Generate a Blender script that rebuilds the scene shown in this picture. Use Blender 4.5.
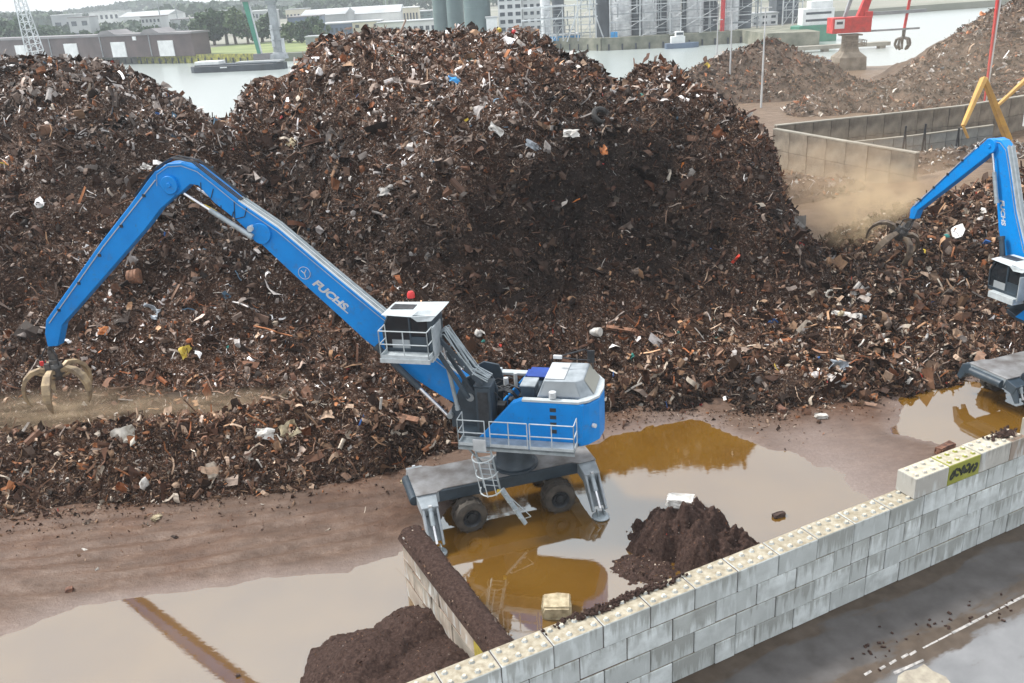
import bpy, bmesh, math, random
import numpy as np
from mathutils import Vector, Matrix, Euler

for o in list(bpy.data.objects): bpy.data.objects.remove(o)
S = bpy.context.scene
COL = S.collection
R = math.radians
rng = np.random.default_rng(7)
random.seed(5)

# ------------------------------------------------------------------ camera
F_PX, PITCH, ROLL, CAM_H = 890.8, 0.382885, -0.0597976, 20.015
cp, sp = math.cos(PITCH), math.sin(PITCH)
FWD = np.array([0, cp, -sp])
RT = math.cos(ROLL)*np.array([1, 0, 0]) + math.sin(ROLL)*np.array([0, sp, cp])
UP = -math.sin(ROLL)*np.array([1, 0, 0]) + math.cos(ROLL)*np.array([0, sp, cp])
cd = bpy.data.cameras.new('camera')
cam = bpy.data.objects.new('camera', cd)
COL.objects.link(cam)
cd.sensor_width = 36.0
cd.lens = F_PX/1024*36.0
cd.clip_start = 0.5
cd.clip_end = 9000
M = Matrix(((RT[0], UP[0], -FWD[0], 0), (RT[1], UP[1], -FWD[1], 0), (RT[2], UP[2], -FWD[2], CAM_H), (0, 0, 0, 1)))
cam.matrix_world = M
S.camera = cam

def ray(px, py): return FWD + (px-512)/F_PX*RT + (341.5-py)/F_PX*UP
def G(px, py, z=0.0):
    d = ray(px, py); t = (z-CAM_H)/d[2]
    return d*t + np.array([0, 0, CAM_H])
def AY(px, py, y):
    d = ray(px, py)
    return d*(y/d[1]) + np.array([0, 0, CAM_H])

# ------------------------------------------------------------------ world and sun
SUN_EL, SUN_AZ = 50.0, 292.0       # azimuth: direction the light comes from, degrees clockwise from +Y
W = bpy.data.worlds.new('World'); S.world = W; W.use_nodes = True
nt = W.node_tree; nt.nodes.clear()
wo = nt.nodes.new('ShaderNodeOutputWorld'); bg = nt.nodes.new('ShaderNodeBackground')
sky = nt.nodes.new('ShaderNodeTexSky'); sky.sky_type = 'NISHITA'; sky.sun_disc = False
sky.sun_elevation = R(SUN_EL); sky.sun_rotation = R(SUN_AZ); sky.dust_density = 3.0; sky.air_density = 1.0
mx = nt.nodes.new('ShaderNodeMix'); mx.data_type = 'RGBA'
wt = nt.nodes.new('ShaderNodeTexCoord'); wm = nt.nodes.new('ShaderNodeMapping'); wm.inputs['Scale'].default_value = (1.2, 1.2, 3.5)
wn = nt.nodes.new('ShaderNodeTexNoise'); wn.inputs['Scale'].default_value = 1.6; wn.inputs['Detail'].default_value = 5
wr = nt.nodes.new('ShaderNodeMapRange'); wr.inputs[1].default_value = .35; wr.inputs[2].default_value = .7
wr.inputs[3].default_value = .72; wr.inputs[4].default_value = .97
nt.links.new(wt.outputs['Generated'], wm.inputs[0]); nt.links.new(wm.outputs[0], wn.inputs['Vector'])
nt.links.new(wn.outputs['Fac'], wr.inputs[0]); nt.links.new(wr.outputs[0], mx.inputs[0])
nt.links.new(sky.outputs[0], mx.inputs[6]); mx.inputs[7].default_value = (10.2, 10.4, 10.7, 1)
sxw = nt.nodes.new('ShaderNodeSeparateXYZ'); nt.links.new(wt.outputs['Generated'], sxw.inputs[0])
wg = nt.nodes.new('ShaderNodeMapRange'); wg.inputs[1].default_value = 0; wg.inputs[2].default_value = 1; wg.inputs[3].default_value = .78; wg.inputs[4].default_value = 1.25
nt.links.new(sxw.outputs['Z'], wg.inputs[0])
ml = nt.nodes.new('ShaderNodeVectorMath'); ml.operation = 'SCALE'; nt.links.new(mx.outputs[2], ml.inputs[0]); nt.links.new(wg.outputs[0], ml.inputs['Scale'])
nt.links.new(ml.outputs[0], bg.inputs['Color']); bg.inputs['Strength'].default_value = 0.086
nt.links.new(bg.outputs[0], wo.inputs['Surface'])
sd = bpy.data.lights.new('sun', 'SUN'); sd.energy = 2.6; sd.angle = R(10); sd.color = (1, .96, .9)
sun = bpy.data.objects.new('sun', sd); COL.objects.link(sun)
az = R(SUN_AZ)
dv = Vector((math.sin(az)*math.cos(R(SUN_EL)), math.cos(az)*math.cos(R(SUN_EL)), math.sin(R(SUN_EL))))
sun.rotation_euler = dv.to_track_quat('Z', 'Y').to_euler()
S.view_settings.view_transform = 'Standard'; S.view_settings.look = 'None'
S.view_settings.exposure = 0.8; S.view_settings.gamma = 1
S.render.engine = 'CYCLES'
try:
    S.cycles.max_bounces = 6; S.cycles.diffuse_bounces = 3; S.cycles.volume_bounces = 1
    S.cycles.volume_step_rate = 4; S.cycles.volume_max_steps = 64
except Exception: pass

# ------------------------------------------------------------------ materials
MAT = {}
def N(nt, t, **k):
    n = nt.nodes.new(t)
    for a, v in k.items(): setattr(n, a, v)
    return n
def newmat(name):
    m = bpy.data.materials.new(name); m.use_nodes = True; nt = m.node_tree
    b = nt.nodes['Principled BSDF']; MAT[name] = m
    return m, nt, b
def noise(nt, scale, detail=4, co=None, stretch=None, rough=.55):
    n = N(nt, 'ShaderNodeTexNoise'); n.inputs['Scale'].default_value = scale; n.inputs['Detail'].default_value = detail
    n.inputs['Roughness'].default_value = rough
    if co is None:
        co = N(nt, 'ShaderNodeTexCoord').outputs['Object']
    if stretch:
        mp = N(nt, 'ShaderNodeMapping'); mp.inputs['Scale'].default_value = stretch
        nt.links.new(co, mp.inputs[0]); co = mp.outputs[0]
    nt.links.new(co, n.inputs['Vector'])
    return n.outputs['Fac']
def ramp(nt, fac, stops):
    r = N(nt, 'ShaderNodeValToRGB'); e = r.color_ramp.elements
    e[0].position, e[0].color = stops[0][0], (*stops[0][1], 1)
    e[1].position, e[1].color = stops[-1][0], (*stops[-1][1], 1)
    for p, c in stops[1:-1]:
        x = e.new(p); x.color = (*c, 1)
    nt.links.new(fac, r.inputs[0]); return r.outputs[0]
def mixc(nt, fac, a, b, mode='MIX'):
    m = N(nt, 'ShaderNodeMix', data_type='RGBA', blend_type=mode)
    for s, v in ((m.inputs[0], fac), (m.inputs[6], a), (m.inputs[7], b)):
        if isinstance(v, (int, float)): s.default_value = v
        elif isinstance(v, tuple): s.default_value = (*v, 1)
        else: nt.links.new(v, s)
    return m.outputs[2]
def mapr(nt, v, a, b, c=0., d=1.):
    m = N(nt, 'ShaderNodeMapRange'); nt.links.new(v, m.inputs[0])
    for i, q in enumerate((a, b, c, d)): m.inputs[i+1].default_value = q
    return m.outputs[0]
def bump(nt, b, h, s=.3, d=.02):
    n = N(nt, 'ShaderNodeBump'); n.inputs['Strength'].default_value = s; n.inputs['Distance'].default_value = d
    nt.links.new(h, n.inputs['Height']); nt.links.new(n.outputs[0], b.inputs['Normal'])
def simple(name, c1, c2=None, scale=3., rough=.6, metal=0., bs=.15, bd=.01, lo=.35, hi=.65, co='Object', rvar=.12):
    m, nt, b = newmat(name)
    c2 = c2 or tuple(v*.75 for v in c1)
    src = N(nt, 'ShaderNodeTexCoord').outputs[co]
    f = noise(nt, scale, 6, src)
    nt.links.new(ramp(nt, f, [(lo, c2), (hi, c1)]), b.inputs['Base Color'])
    nt.links.new(mapr(nt, f, .3, .7, rough+rvar, max(.03, rough-rvar)), b.inputs['Roughness'])
    b.inputs['Metallic'].default_value = metal
    if bs: bump(nt, b, noise(nt, scale*6, 4, src), bs, bd)
    return m

m = simple('blue_paint', (.0, .225, .64), (.0, .19, .56), 1.3, .42, bs=.05)
nt = m.node_tree; b = nt.nodes['Principled BSDF']; b.inputs['Specular IOR Level'].default_value = .3
lk = b.inputs['Base Color'].links[0].from_socket; src = N(nt, 'ShaderNodeTexCoord').outputs['Object']
c = mixc(nt, mapr(nt, noise(nt, 2.2, 9, src, rough=.75), .56, .72, 0, .45), lk, (.10, .085, .07))
c = mixc(nt, mapr(nt, noise(nt, 11, 5, src, stretch=(1, 1, .3), rough=.7), .62, .72, 0, .5), c, (.03, .04, .06))
nt.links.new(c, b.inputs['Base Color'])
simple('blue_dark', (.006, .05, .30), None, 1.5, .4, bs=.05)
simple('yellow_paint', (.60, .35, .08), (.42, .25, .08), 1.0, .5)
simple('white_paint', (.58, .60, .62), (.38, .40, .41), 1.5, .4)
simple('light_grey_paint', (.33, .37, .40), (.19, .22, .24), 1.7, .45)
simple('galvanised', (.36, .41, .44), (.24, .28, .30), 3, .42, metal=.25)
simple('deck_grey', (.24, .245, .25), (.11, .10, .095), 1.1, .5)
simple('slate_paint', (.035, .055, .075), (.022, .034, .045), 1.6, .5)
simple('dark_steel', (.05, .055, .062), (.025, .027, .03), 3, .5, metal=.4)
simple('chrome', (.75, .76, .78), (.6, .6, .62), 3, .22, metal=.8, bs=0)
simple('rubber', (.085, .072, .058), (.038, .033, .028), 2.5, .8, bs=.12)
simple('rubber_dark', (.03, .028, .026), None, 3, .7)
simple('grapple_steel', (.42, .32, .19), (.17, .13, .09), 2.3, .6, metal=.3)
simple('grapple_dusty', (.17, .13, .09), (.06, .045, .035), 2.3, .6, metal=.3)
simple('grapple_dark', (.12, .115, .11), (.05, .05, .05), 3, .5, metal=.5)
simple('red_paint', (.62, .03, .03), (.4, .03, .03), 1, .5)
simple('orange_paint', (.55, .18, .04), (.25, .09, .03), 3, .6)
simple('green_paint', (.05, .26, .17), (.04, .18, .13), .4, .5)
simple('crane_white', (.62, .66, .68), (.4, .42, .43), .3, .5)
simple('steel_grey', (.34, .37, .39), (.2, .22, .23), .4, .5)
simple('rail_white', (.48, .53, .55), None, 4, .4, bs=0)
simple('warning_yellow', (.55, .40, .05), None, 4, .5, bs=0)
simple('concrete_far', (.33, .31, .26), (.20, .19, .16), .35, .8)
simple('concrete_bin', (.27, .235, .185), (.085, .07, .055), .55, .85, bs=.3)
simple('concrete_grey', (.26, .28, .27), (.16, .17, .17), .7, .8)
simple('quay_concrete', (.25, .245, .19), (.11, .12, .09), .25, .8)
simple('lichen_yellow', (.38, .36, .05), (.08, .09, .05), .7, .8)
simple('shed_brick', (.115, .085, .08), (.08, .062, .06), .15, .85)
simple('shed_roof', (.24, .23, .235), (.16, .155, .16), .1, .7)
simple('door_white', (.78, .8, .8), (.6, .62, .62), .3, .5)
simple('silo_green', (.14, .20, .205), (.095, .14, .145), .08, .6)
simple('silo_pale', (.78, .80, .81), (.42, .44, .46), .3, .55)
simple('silo_dark', (.10, .12, .14), (.05, .06, .07), .14, .55)
simple('facade_white', (.70, .72, .72), (.52, .54, .54), .1, .7)
simple('facade_blue', (.12, .17, .25), (.09, .12, .17), .1, .6)
simple('facade_cream', (.62, .58, .46), (.5, .46, .38), .1, .7)
simple('far_roof', (.45, .47, .48), (.3, .32, .33), .05, .7)
simple('hull_dark', (.035, .045, .06), (.02, .025, .03), .3, .5)
simple('grass', (.22, .26, .09), (.12, .16, .06), .05, .9)
simple('far_ground', (.26, .25, .21), (.16, .17, .13), .02, .9)
simple('yard_slab', (.34, .33, .31), (.24, .22, .20), .3, .7)
simple('bark', (.12, .09, .06), None, 2, .9)
simple('tarp_blue', (.05, .35, .75), None, 1, .5)
simple('brown_earth', (.085, .050, .040), (.045, .028, .024), 2.5, .85, bs=.8, bd=.05)
def leaf(name, a, c):
    m, nt, b = newmat(name)
    oi = N(nt, 'ShaderNodeNewGeometry').outputs['Random Per Island']
    nt.links.new(ramp(nt, oi, [(0, a), (1, c)]), b.inputs['Base Color'])
    b.inputs['Roughness'].default_value = .7
leaf('leaf_dark', (.022, .05, .018), (.055, .10, .035))
leaf('leaf_mid', (.04, .075, .025), (.10, .15, .05))
leaf('leaf_far', (.02, .045, .025), (.06, .095, .045))
# glass
m, nt, b = newmat('cab_glass'); b.inputs['Base Color'].default_value = (.012, .016, .02, 1); b.inputs['Roughness'].default_value = .06
m, nt, b = newmat('window_dark')
nt.links.new(ramp(nt, noise(nt, .4), [(.3, (.03, .04, .05)), (.7, (.09, .11, .13))]), b.inputs['Base Color']); b.inputs['Roughness'].default_value = .15
m, nt, b = newmat('hood_vent'); b.inputs['Base Color'].default_value = (.30, .30, .26, 1); b.inputs['Roughness'].default_value = .6
bump(nt, b, noise(nt, 60), .4, .01)

# scrap: colour comes with each piece
m, nt, b = newmat('scrap')
at = N(nt, 'ShaderNodeAttribute', attribute_name='Col')
dirt = noise(nt, 5., 5)
c = mixc(nt, mapr(nt, dirt, .45, .75, 0, .6), at.outputs['Color'], (.048, .030, .022))
nt.links.new(c, b.inputs['Base Color']); b.inputs['Roughness'].default_value = .6; b.inputs['Specular IOR Level'].default_value = .18
bump(nt, b, noise(nt, 22., 3), .5, .03)
# heap body under the scrap: packed fines, too small to tell apart
def fines(name, stops, sc1=9., sc2=19.):
    m, nt, b = newmat(name)
    src = N(nt, 'ShaderNodeTexCoord').outputs['Object']
    wr_ = N(nt, 'ShaderNodeTexNoise'); wr_.inputs['Scale'].default_value = 6; nt.links.new(src, wr_.inputs['Vector'])
    ad = N(nt, 'ShaderNodeVectorMath', operation='MULTIPLY_ADD'); nt.links.new(wr_.outputs['Color'], ad.inputs[0]); ad.inputs[1].default_value = (.35,.35,.35); nt.links.new(src, ad.inputs[2])
    cs = []
    for sc in (sc1, sc2):
        v = N(nt, 'ShaderNodeTexVoronoi'); v.inputs['Scale'].default_value = sc; nt.links.new(ad.outputs[0], v.inputs['Vector'])
        sp_ = N(nt, 'ShaderNodeSeparateColor'); nt.links.new(v.outputs['Color'], sp_.inputs[0]); cs.append((sp_.outputs[0], v.outputs['Distance']))
    c1 = ramp(nt, cs[0][0], stops); c2 = ramp(nt, cs[1][0], stops)
    c = mixc(nt, mapr(nt, noise(nt, 3, 3, src), .45, .55), c1, c2)
    c = mixc(nt, mapr(nt, noise(nt, .7, 5, src), .42, .62, 0, .6), c, stops[0][1])
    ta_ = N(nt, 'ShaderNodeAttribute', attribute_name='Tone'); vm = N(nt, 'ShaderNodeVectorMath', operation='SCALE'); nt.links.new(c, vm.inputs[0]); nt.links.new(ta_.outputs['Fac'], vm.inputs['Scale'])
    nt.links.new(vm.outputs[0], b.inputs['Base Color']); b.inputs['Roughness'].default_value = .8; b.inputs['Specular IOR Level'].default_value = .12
    ad2 = N(nt, 'ShaderNodeMath', operation='ADD'); nt.links.new(cs[0][0], ad2.inputs[0]); nt.links.new(noise(nt, 7, 6, src, rough=.7), ad2.inputs[1])
    bump(nt, b, ad2.outputs[0], 1., .12)
fines('heap_body', [(0, (.015, .007, .004)), (.45, (.032, .016, .009)), (.7, (.066, .034, .020)), (.88, (.125, .082, .06)), (.97, (.24, .19, .16)), (1, (.42, .39, .36))])
m, nt, b = newmat('heap_body_tan')
nt.links.new(ramp(nt, noise(nt, .6, 8, rough=.7), [(.35, (.04, .024, .015)), (.55, (.10, .064, .042)), (.7, (.17, .115, .08))]), b.inputs['Base Color'])
b.inputs['Roughness'].default_value = .85; bump(nt, b, noise(nt, 5, 6, rough=.7), 1., .15)

# fine dark earth heaps
m, nt, b = newmat('earth')
f = noise(nt, 9, 9, rough=.75)
nt.links.new(ramp(nt, f, [(.3, (.022, .013, .011)), (.52, (.075, .045, .036)), (.66, (.13, .085, .07)), (.78, (.28, .22, .19))]), b.inputs['Base Color'])
b.inputs['Roughness'].default_value = .8; b.inputs['Specular IOR Level'].default_value = .15; bump(nt, b, noise(nt, 13, 8, rough=.85), 1., .12)

# mud yard
m, nt, b = newmat('mud')
geo = N(nt, 'ShaderNodeNewGeometry').outputs['Position']
big = noise(nt, .16, 5, geo); mid = noise(nt, .9, 7, geo, stretch=(.7, 1.5, 1), rough=.72); fin = noise(nt, 9, 5, geo, rough=.7)
c = ramp(nt, mid, [(.3, (.055, .031, .019)), (.5, (.105, .064, .043)), (.7, (.18, .122, .09))])
c2 = ramp(nt, mid, [(.3, (.05, .021, .010)), (.55, (.11, .056, .032)), (.75, (.18, .115, .075))])
c = mixc(nt, mapr(nt, big, .44, .6), c, c2)
att = N(nt, 'ShaderNodeAttribute', attribute_name='Wet')
c = mixc(nt, mapr(nt, att.outputs['Fac'], 0, 1, 0, .85), c, (.27, .225, .205))
c = mixc(nt, mapr(nt, fin, .3, .75, .0, .5), c, (.09, .06, .045))
att2 = N(nt, 'ShaderNodeAttribute', attribute_name='Dry')
tan = ramp(nt, mid, [(.3, (.095, .062, .038)), (.7, (.19, .13, .085))])
c = mixc(nt, att2.outputs['Fac'], c, tan)
nt.links.new(c, b.inputs['Base Color'])
nt.links.new(mapr(nt, mid, .3, .7, .62, .38), b.inputs['Roughness']); b.inputs['Specular IOR Level'].default_value = .3
add = N(nt, 'ShaderNodeMath', operation='ADD'); nt.links.new(mid, add.inputs[0])
mu = N(nt, 'ShaderNodeMath', operation='MULTIPLY'); nt.links.new(fin, mu.inputs[0]); mu.inputs[1].default_value = .35; nt.links.new(mu.outputs[0], add.inputs[1])
bump(nt, b, add.outputs[0], .9, .09)

# muddy water
m, nt, b = newmat('muddy_water')
geo = N(nt, 'ShaderNodeNewGeometry').outputs['Position']
nt.links.new(ramp(nt, noise(nt, .35, 4, geo), [(.3, (.13, .062, .007)), (.7, (.165, .084, .012))]), b.inputs['Base Color'])
b.inputs['Roughness'].default_value = .03; b.inputs['IOR'].default_value = 3.1; b.inputs['Specular Tint'].default_value = (.82, .94, 1, 1)
bump(nt, b, noise(nt, 5, 4, geo, stretch=(.6, 1, 1)), .10, .01)
m, nt, b = newmat('harbour_water')
geo = N(nt, 'ShaderNodeNewGeometry').outputs['Position']
b.inputs['Base Color'].default_value = (.33, .37, .36, 1); b.inputs['Roughness'].default_value = .22; b.inputs['IOR'].default_value = 1.33
bump(nt, b, noise(nt, 1.3, 5, geo, stretch=(.35, 1, 1)), .5, .12)

# asphalt, in wall coordinates (x along the wall, y away from it)
m, nt, b = newmat('asphalt')
src = N(nt, 'ShaderNodeTexCoord').outputs['Object']
sx = N(nt, 'ShaderNodeSeparateXYZ'); nt.links.new(src, sx.inputs[0])
base = ramp(nt, noise(nt, .8, 8, src), [(.3, (.13, .135, .142)), (.7, (.205, .21, .218))])
grit = noise(nt, 60, 4, src)
base = mixc(nt, mapr(nt, grit, .35, .8, 0, .5), base, (.27, .27, .27))
def madd(a, k, c0):
    q = N(nt, 'ShaderNodeMath', operation='MULTIPLY_ADD'); nt.links.new(a, q.inputs[0]); q.inputs[1].default_value = k
    if isinstance(c0, float): q.inputs[2].default_value = c0
    else: nt.links.new(c0, q.inputs[2])
    return q.outputs[0]
edge = noise(nt, .55, 7, src, stretch=(.8, 1.4, 1), rough=.62)
d0 = madd(edge, 1.6, madd(sx.outputs['Y'], 1.0, 0.0))          # y is negative away from the wall
damp = mapr(nt, d0, -2.6, -1.9)                                 # damp strip along the wall foot
c = mixc(nt, damp, base, ramp(nt, noise(nt, 1.1, 6, src), [(.3, (.062, .056, .052)), (.7, (.105, .098, .095))]))
edge2 = noise(nt, .8, 7, src, stretch=(.5, 1.6, 1), rough=.66)
d1 = mapr(nt, sx.outputs['Y'], -2.9, -1.6, 1, 0); d2 = mapr(nt, sx.outputs['Y'], -3.4, -2.8)
bb = N(nt, 'ShaderNodeMath', operation='MULTIPLY'); nt.links.new(d1, bb.inputs[0]); nt.links.new(d2, bb.inputs[1])
foot = mapr(nt, sx.outputs['Y'], -.9, -.1)
mxx = N(nt, 'ShaderNodeMath', operation='MAXIMUM'); nt.links.new(bb.outputs[0], mxx.inputs[0]); nt.links.new(foot, mxx.inputs[1])
mud_ = mapr(nt, madd(mxx.outputs[0], .35, edge2), .62, .72)
c = mixc(nt, mud_, c, ramp(nt, noise(nt, 2, 5, src), [(.3, (.055, .040, .028)), (.7, (.095, .072, .054))]))
nt.links.new(c, b.inputs['Base Color'])
nt.links.new(mapr(nt, mud_, 0, 1, .66, .34), b.inputs['Roughness']); b.inputs['Specular IOR Level'].default_value = .35
bump(nt, b, grit, .3, .01)

# cast concrete blocks: pale blue-grey faces with wash streaks, dirt on the tops
def block_mat(name, face1, face2, top1, top2, paint=None):
    m, nt, b = newmat(name)
    src = N(nt, 'ShaderNodeTexCoord').outputs['Object']
    g = N(nt, 'ShaderNodeNewGeometry')
    oi = N(nt, 'ShaderNodeObjectInfo')
    ofs = N(nt, 'ShaderNodeVectorMath', operation='MULTIPLY_ADD'); cb = N(nt, 'ShaderNodeCombineXYZ')
    for i in range(3): nt.links.new(oi.outputs['Random'], cb.inputs[i])
    nt.links.new(cb.outputs[0], ofs.inputs[0]); ofs.inputs[1].default_value = (37, 11, 5); nt.links.new(src, ofs.inputs[2])
    co = ofs.outputs[0]
    face = ramp(nt, noise(nt, 1.6, 5, co), [(.3, face2), (.68, face1)])
    rv = oi.outputs['Random']
    face = mixc(nt, mapr(nt, rv, .45, .75, 0, .75), face, face2)
    rv2 = N(nt, 'ShaderNodeMath', operation='FRACT'); q_ = N(nt, 'ShaderNodeMath', operation='MULTIPLY'); nt.links.new(rv, q_.inputs[0]); q_.inputs[1].default_value = 17.3; nt.links.new(q_.outputs[0], rv2.inputs[0])
    spz = N(nt, 'ShaderNodeSeparateXYZ'); nt.links.new(src, spz.inputs[0])
    def fma(a_, k_, c_):
        n_ = N(nt, 'ShaderNodeMath', operation='MULTIPLY_ADD'); nt.links.new(a_, n_.inputs[0]); n_.inputs[1].default_value = k_
        if isinstance(c_, float): n_.inputs[2].default_value = c_
        else: nt.links.new(c_, n_.inputs[2])
        return n_.outputs[0]
    streak = noise(nt, 3.0, 6, co, stretch=(1.6, 1.6, .12), rough=.65)
    # runs start at the upper edge of a block and fade downwards by different lengths
    run = fma(streak, 1.5, fma(spz.outputs['Z'], .45, fma(rv2.outputs[0], .46, -.72)))
    face = mixc(nt, mapr(nt, run, .48, .64, 0, .5), face, (.155, .155, .13))
    wash = fma(noise(nt, 2.2, 4, co, stretch=(1.5, 1.5, .3)), 1.0, fma(spz.outputs['Z'], -.12, .0))
    face = mixc(nt, mapr(nt, wash, .50, .62, 0, .5), face, (.60, .645, .645))
    if paint: face = mixc(nt, mapr(nt, noise(nt, 3, 4, co), .3, .5, .6, 1), face, paint)
    top = ramp(nt, noise(nt, 5, 6, co), [(.35, top2), (.65, top1)])
    sz = N(nt, 'ShaderNodeSeparateXYZ'); nt.links.new(g.outputs['Normal'], sz.inputs[0])
    c = mixc(nt, mapr(nt, sz.outputs['Z'], .8, .95), face, top)
    sp_ = N(nt, 'ShaderNodeSeparateXYZ'); nt.links.new(src, sp_.inputs[0])
    c = mixc(nt, mapr(nt, sp_.outputs['Z'], .82, .85, 0, .85), c, (.60, .54, .44))
    pit = noise(nt, 45, 3, co)
    c = mixc(nt, mapr(nt, pit, .6, .75, 0, .35), c, (.12, .11, .09))
    nt.links.new(c, b.inputs['Base Color']); b.inputs['Roughness'].default_value = .82
    bump(nt, b, pit, .35, .012)
block_mat('block', (.64, .685, .68), (.37, .395, .385), (.40, .365, .285), (.24, .205, .145))
block_mat('block_pale', (.47, .46, .42), (.34, .33, .30), (.52, .49, .40), (.36, .32, .24))
block_mat('block_yellow', (.42, .42, .12), (.3, .3, .1), (.45, .42, .32), (.3, .27, .2), paint=(.24, .25, .035))
block_mat('block_tan', (.46, .40, .33), (.26, .21, .17), (.2, .14, .1), (.1, .07, .05))

# ------------------------------------------------------------------ mesh helpers
class MB:
    def __init__(s): s.v = []; s.f = []
    def add(s, vs, fs):
        n = len(s.v); s.v += [tuple(map(float, v)) for v in vs]; s.f += [tuple(i+n for i in f) for f in fs]; return s
    def box(s, c, d, rot=None):
        x, y, z = d[0]/2, d[1]/2, d[2]/2
        vs = [Vector(p) for p in ((-x,-y,-z),(x,-y,-z),(x,y,-z),(-x,y,-z),(-x,-y,z),(x,-y,z),(x,y,z),(-x,y,z))]
        if rot is not None: vs = [rot @ v for v in vs]
        return s.add([v+Vector(c) for v in vs], [(0,3,2,1),(4,5,6,7),(0,1,5,4),(1,2,6,5),(2,3,7,6),(3,0,4,7)])
    def beam(s, p, q, w, h=None, up=(0,0,1), w2=None, h2=None):
        p, q = Vector(p), Vector(q); h = h or w; w2 = w2 or w; h2 = h2 or h
        d = (q-p).normalized(); up = Vector(up)
        if abs(d.dot(up)) > .99: up = Vector((1,0,0))
        a = d.cross(up).normalized(); u = a.cross(d)
        vs = [p-a*w/2-u*h/2, p+a*w/2-u*h/2, p+a*w/2+u*h/2, p-a*w/2+u*h/2, q-a*w2/2-u*h2/2, q+a*w2/2-u*h2/2, q+a*w2/2+u*h2/2, q-a*w2/2+u*h2/2]
        return s.add(vs, [(0,1,2,3),(7,6,5,4),(4,5,1,0),(5,6,2,1),(6,7,3,2),(7,4,0,3)])
    def cyl(s, p, q, r, n=10, r2=None, cap=True):
        p, q = Vector(p), Vector(q); r2 = r if r2 is None else r2
        d = (q-p).normalized(); up = Vector((0,0,1)) if abs(d.z) < .95 else Vector((1,0,0))
        a = d.cross(up).normalized(); u = a.cross(d)
        vs = []
        for k in range(n):
            t = 2*math.pi*k/n; e = a*math.cos(t)+u*math.sin(t)
            vs += [p+e*r, q+e*r2]
        fs = [(2*k, 2*((k+1)%n), 2*((k+1)%n)+1, 2*k+1) for k in range(n)]
        if cap: fs += [tuple(2*k for k in range(n))[::-1], tuple(2*k+1 for k in range(n))]
        return s.add(vs, fs)
    def tube(s, pts, r, n=6):
        for a, b in zip(pts[:-1], pts[1:]): s.cyl(a, b, r, n)
        return s
    def prism(s, poly, y0, y1):          # polygon in x-z, extruded in y
        n = len(poly)
        vs = [(x, y0, z) for x, z in poly]+[(x, y1, z) for x, z in poly]
        fs = [tuple(range(n)), tuple(range(n, 2*n))[::-1]]+[(k, n+k, n+(k+1)%n, (k+1)%n) for k in range(n)]
        return s.add(vs, fs)
    def slab(s, poly, z0, z1):           # polygon in x-y, extruded in z
        n = len(poly)
        vs = [(p[0], p[1], z0) for p in poly]+[(p[0], p[1], z1) for p in poly]
        fs = [tuple(range(n))[::-1], tuple(range(n, 2*n))]+[(k, (k+1)%n, n+(k+1)%n, n+k) for k in range(n)]
        return s.add(vs, fs)
    def lathe(s, prof, c=(0,0,0), axis='z', n=20):   # prof: (r, h)
        vs = []
        for r_, h_ in prof:
            for k in range(n):
                t = 2*math.pi*k/n; a, b_ = r_*math.cos(t), r_*math.sin(t)
                p = (a, b_, h_) if axis == 'z' else (a, h_, b_)
                vs.append((p[0]+c[0], p[1]+c[1], p[2]+c[2]))
        fs = []
        for i in range(len(prof)-1):
            for k in range(n): fs.append((i*n+k, i*n+(k+1)%n, (i+1)*n+(k+1)%n, (i+1)*n+k))
        return s.add(vs, fs)
    def mesh(s, name, mat):
        me = bpy.data.meshes.new(name); me.from_pydata(s.v, [], s.f)
        bm = bmesh.new(); bm.from_mesh(me); bmesh.ops.recalc_face_normals(bm, faces=bm.faces); bm.to_mesh(me); bm.free()
        if mat: me.materials.append(MAT[mat])
        return me
    def build(s, name, mat, parent=None, bevel=0., smooth=False):
        o = bpy.data.objects.new(name, s.mesh(name, mat)); COL.objects.link(o)
        if parent: o.parent = parent
        if bevel:
            mo = o.modifiers.new('bevel', 'BEVEL'); mo.width = bevel; mo.segments = 1; mo.limit_method = 'ANGLE'; mo.angle_limit = R(35)
        if smooth:
            for p in o.data.polygons: p.use_smooth = True
            try: o.data.set_sharp_from_angle(angle=R(40))
            except Exception: pass
        return o
def tag(o, label=None, cat=None, group=None, kind=None):
    if label: o['label'] = label
    if cat: o['category'] = cat
    if group: o['group'] = group
    if kind: o['kind'] = kind
    return o
def empty(name, loc=(0,0,0), rz=0., **k):
    o = bpy.data.objects.new(name, None); COL.objects.link(o); o.location = tuple(map(float, loc)); o.rotation_euler = (0,0,rz)
    o.empty_display_size = .3
    return tag(o, **k)
KIDS = {}
def copy_tree(o, parent=None):
    c = o.copy(); COL.objects.link(c)
    if parent: c.parent = parent
    for ch in [x for x in bpy.data.objects if x.parent == o]: copy_tree(ch, c)
    return c
def npmesh(name, v, f, mat, smooth=False):
    me = bpy.data.meshes.new(name); k = f.shape[1]
    me.vertices.add(len(v)); me.vertices.foreach_set('co', v.astype(np.float32).ravel())
    me.loops.add(f.size); me.loops.foreach_set('vertex_index', f.astype(np.int32).ravel())
    me.polygons.add(len(f)); me.polygons.foreach_set('loop_start', np.arange(0, f.size, k, dtype=np.int32))
    try: me.polygons.foreach_set('loop_total', np.full(len(f), k, dtype=np.int32))
    except Exception: pass
    me.update(calc_edges=True); me.materials.append(MAT[mat])
    me.polygons.foreach_set('use_smooth', np.full(len(f), smooth))
    return me

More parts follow.
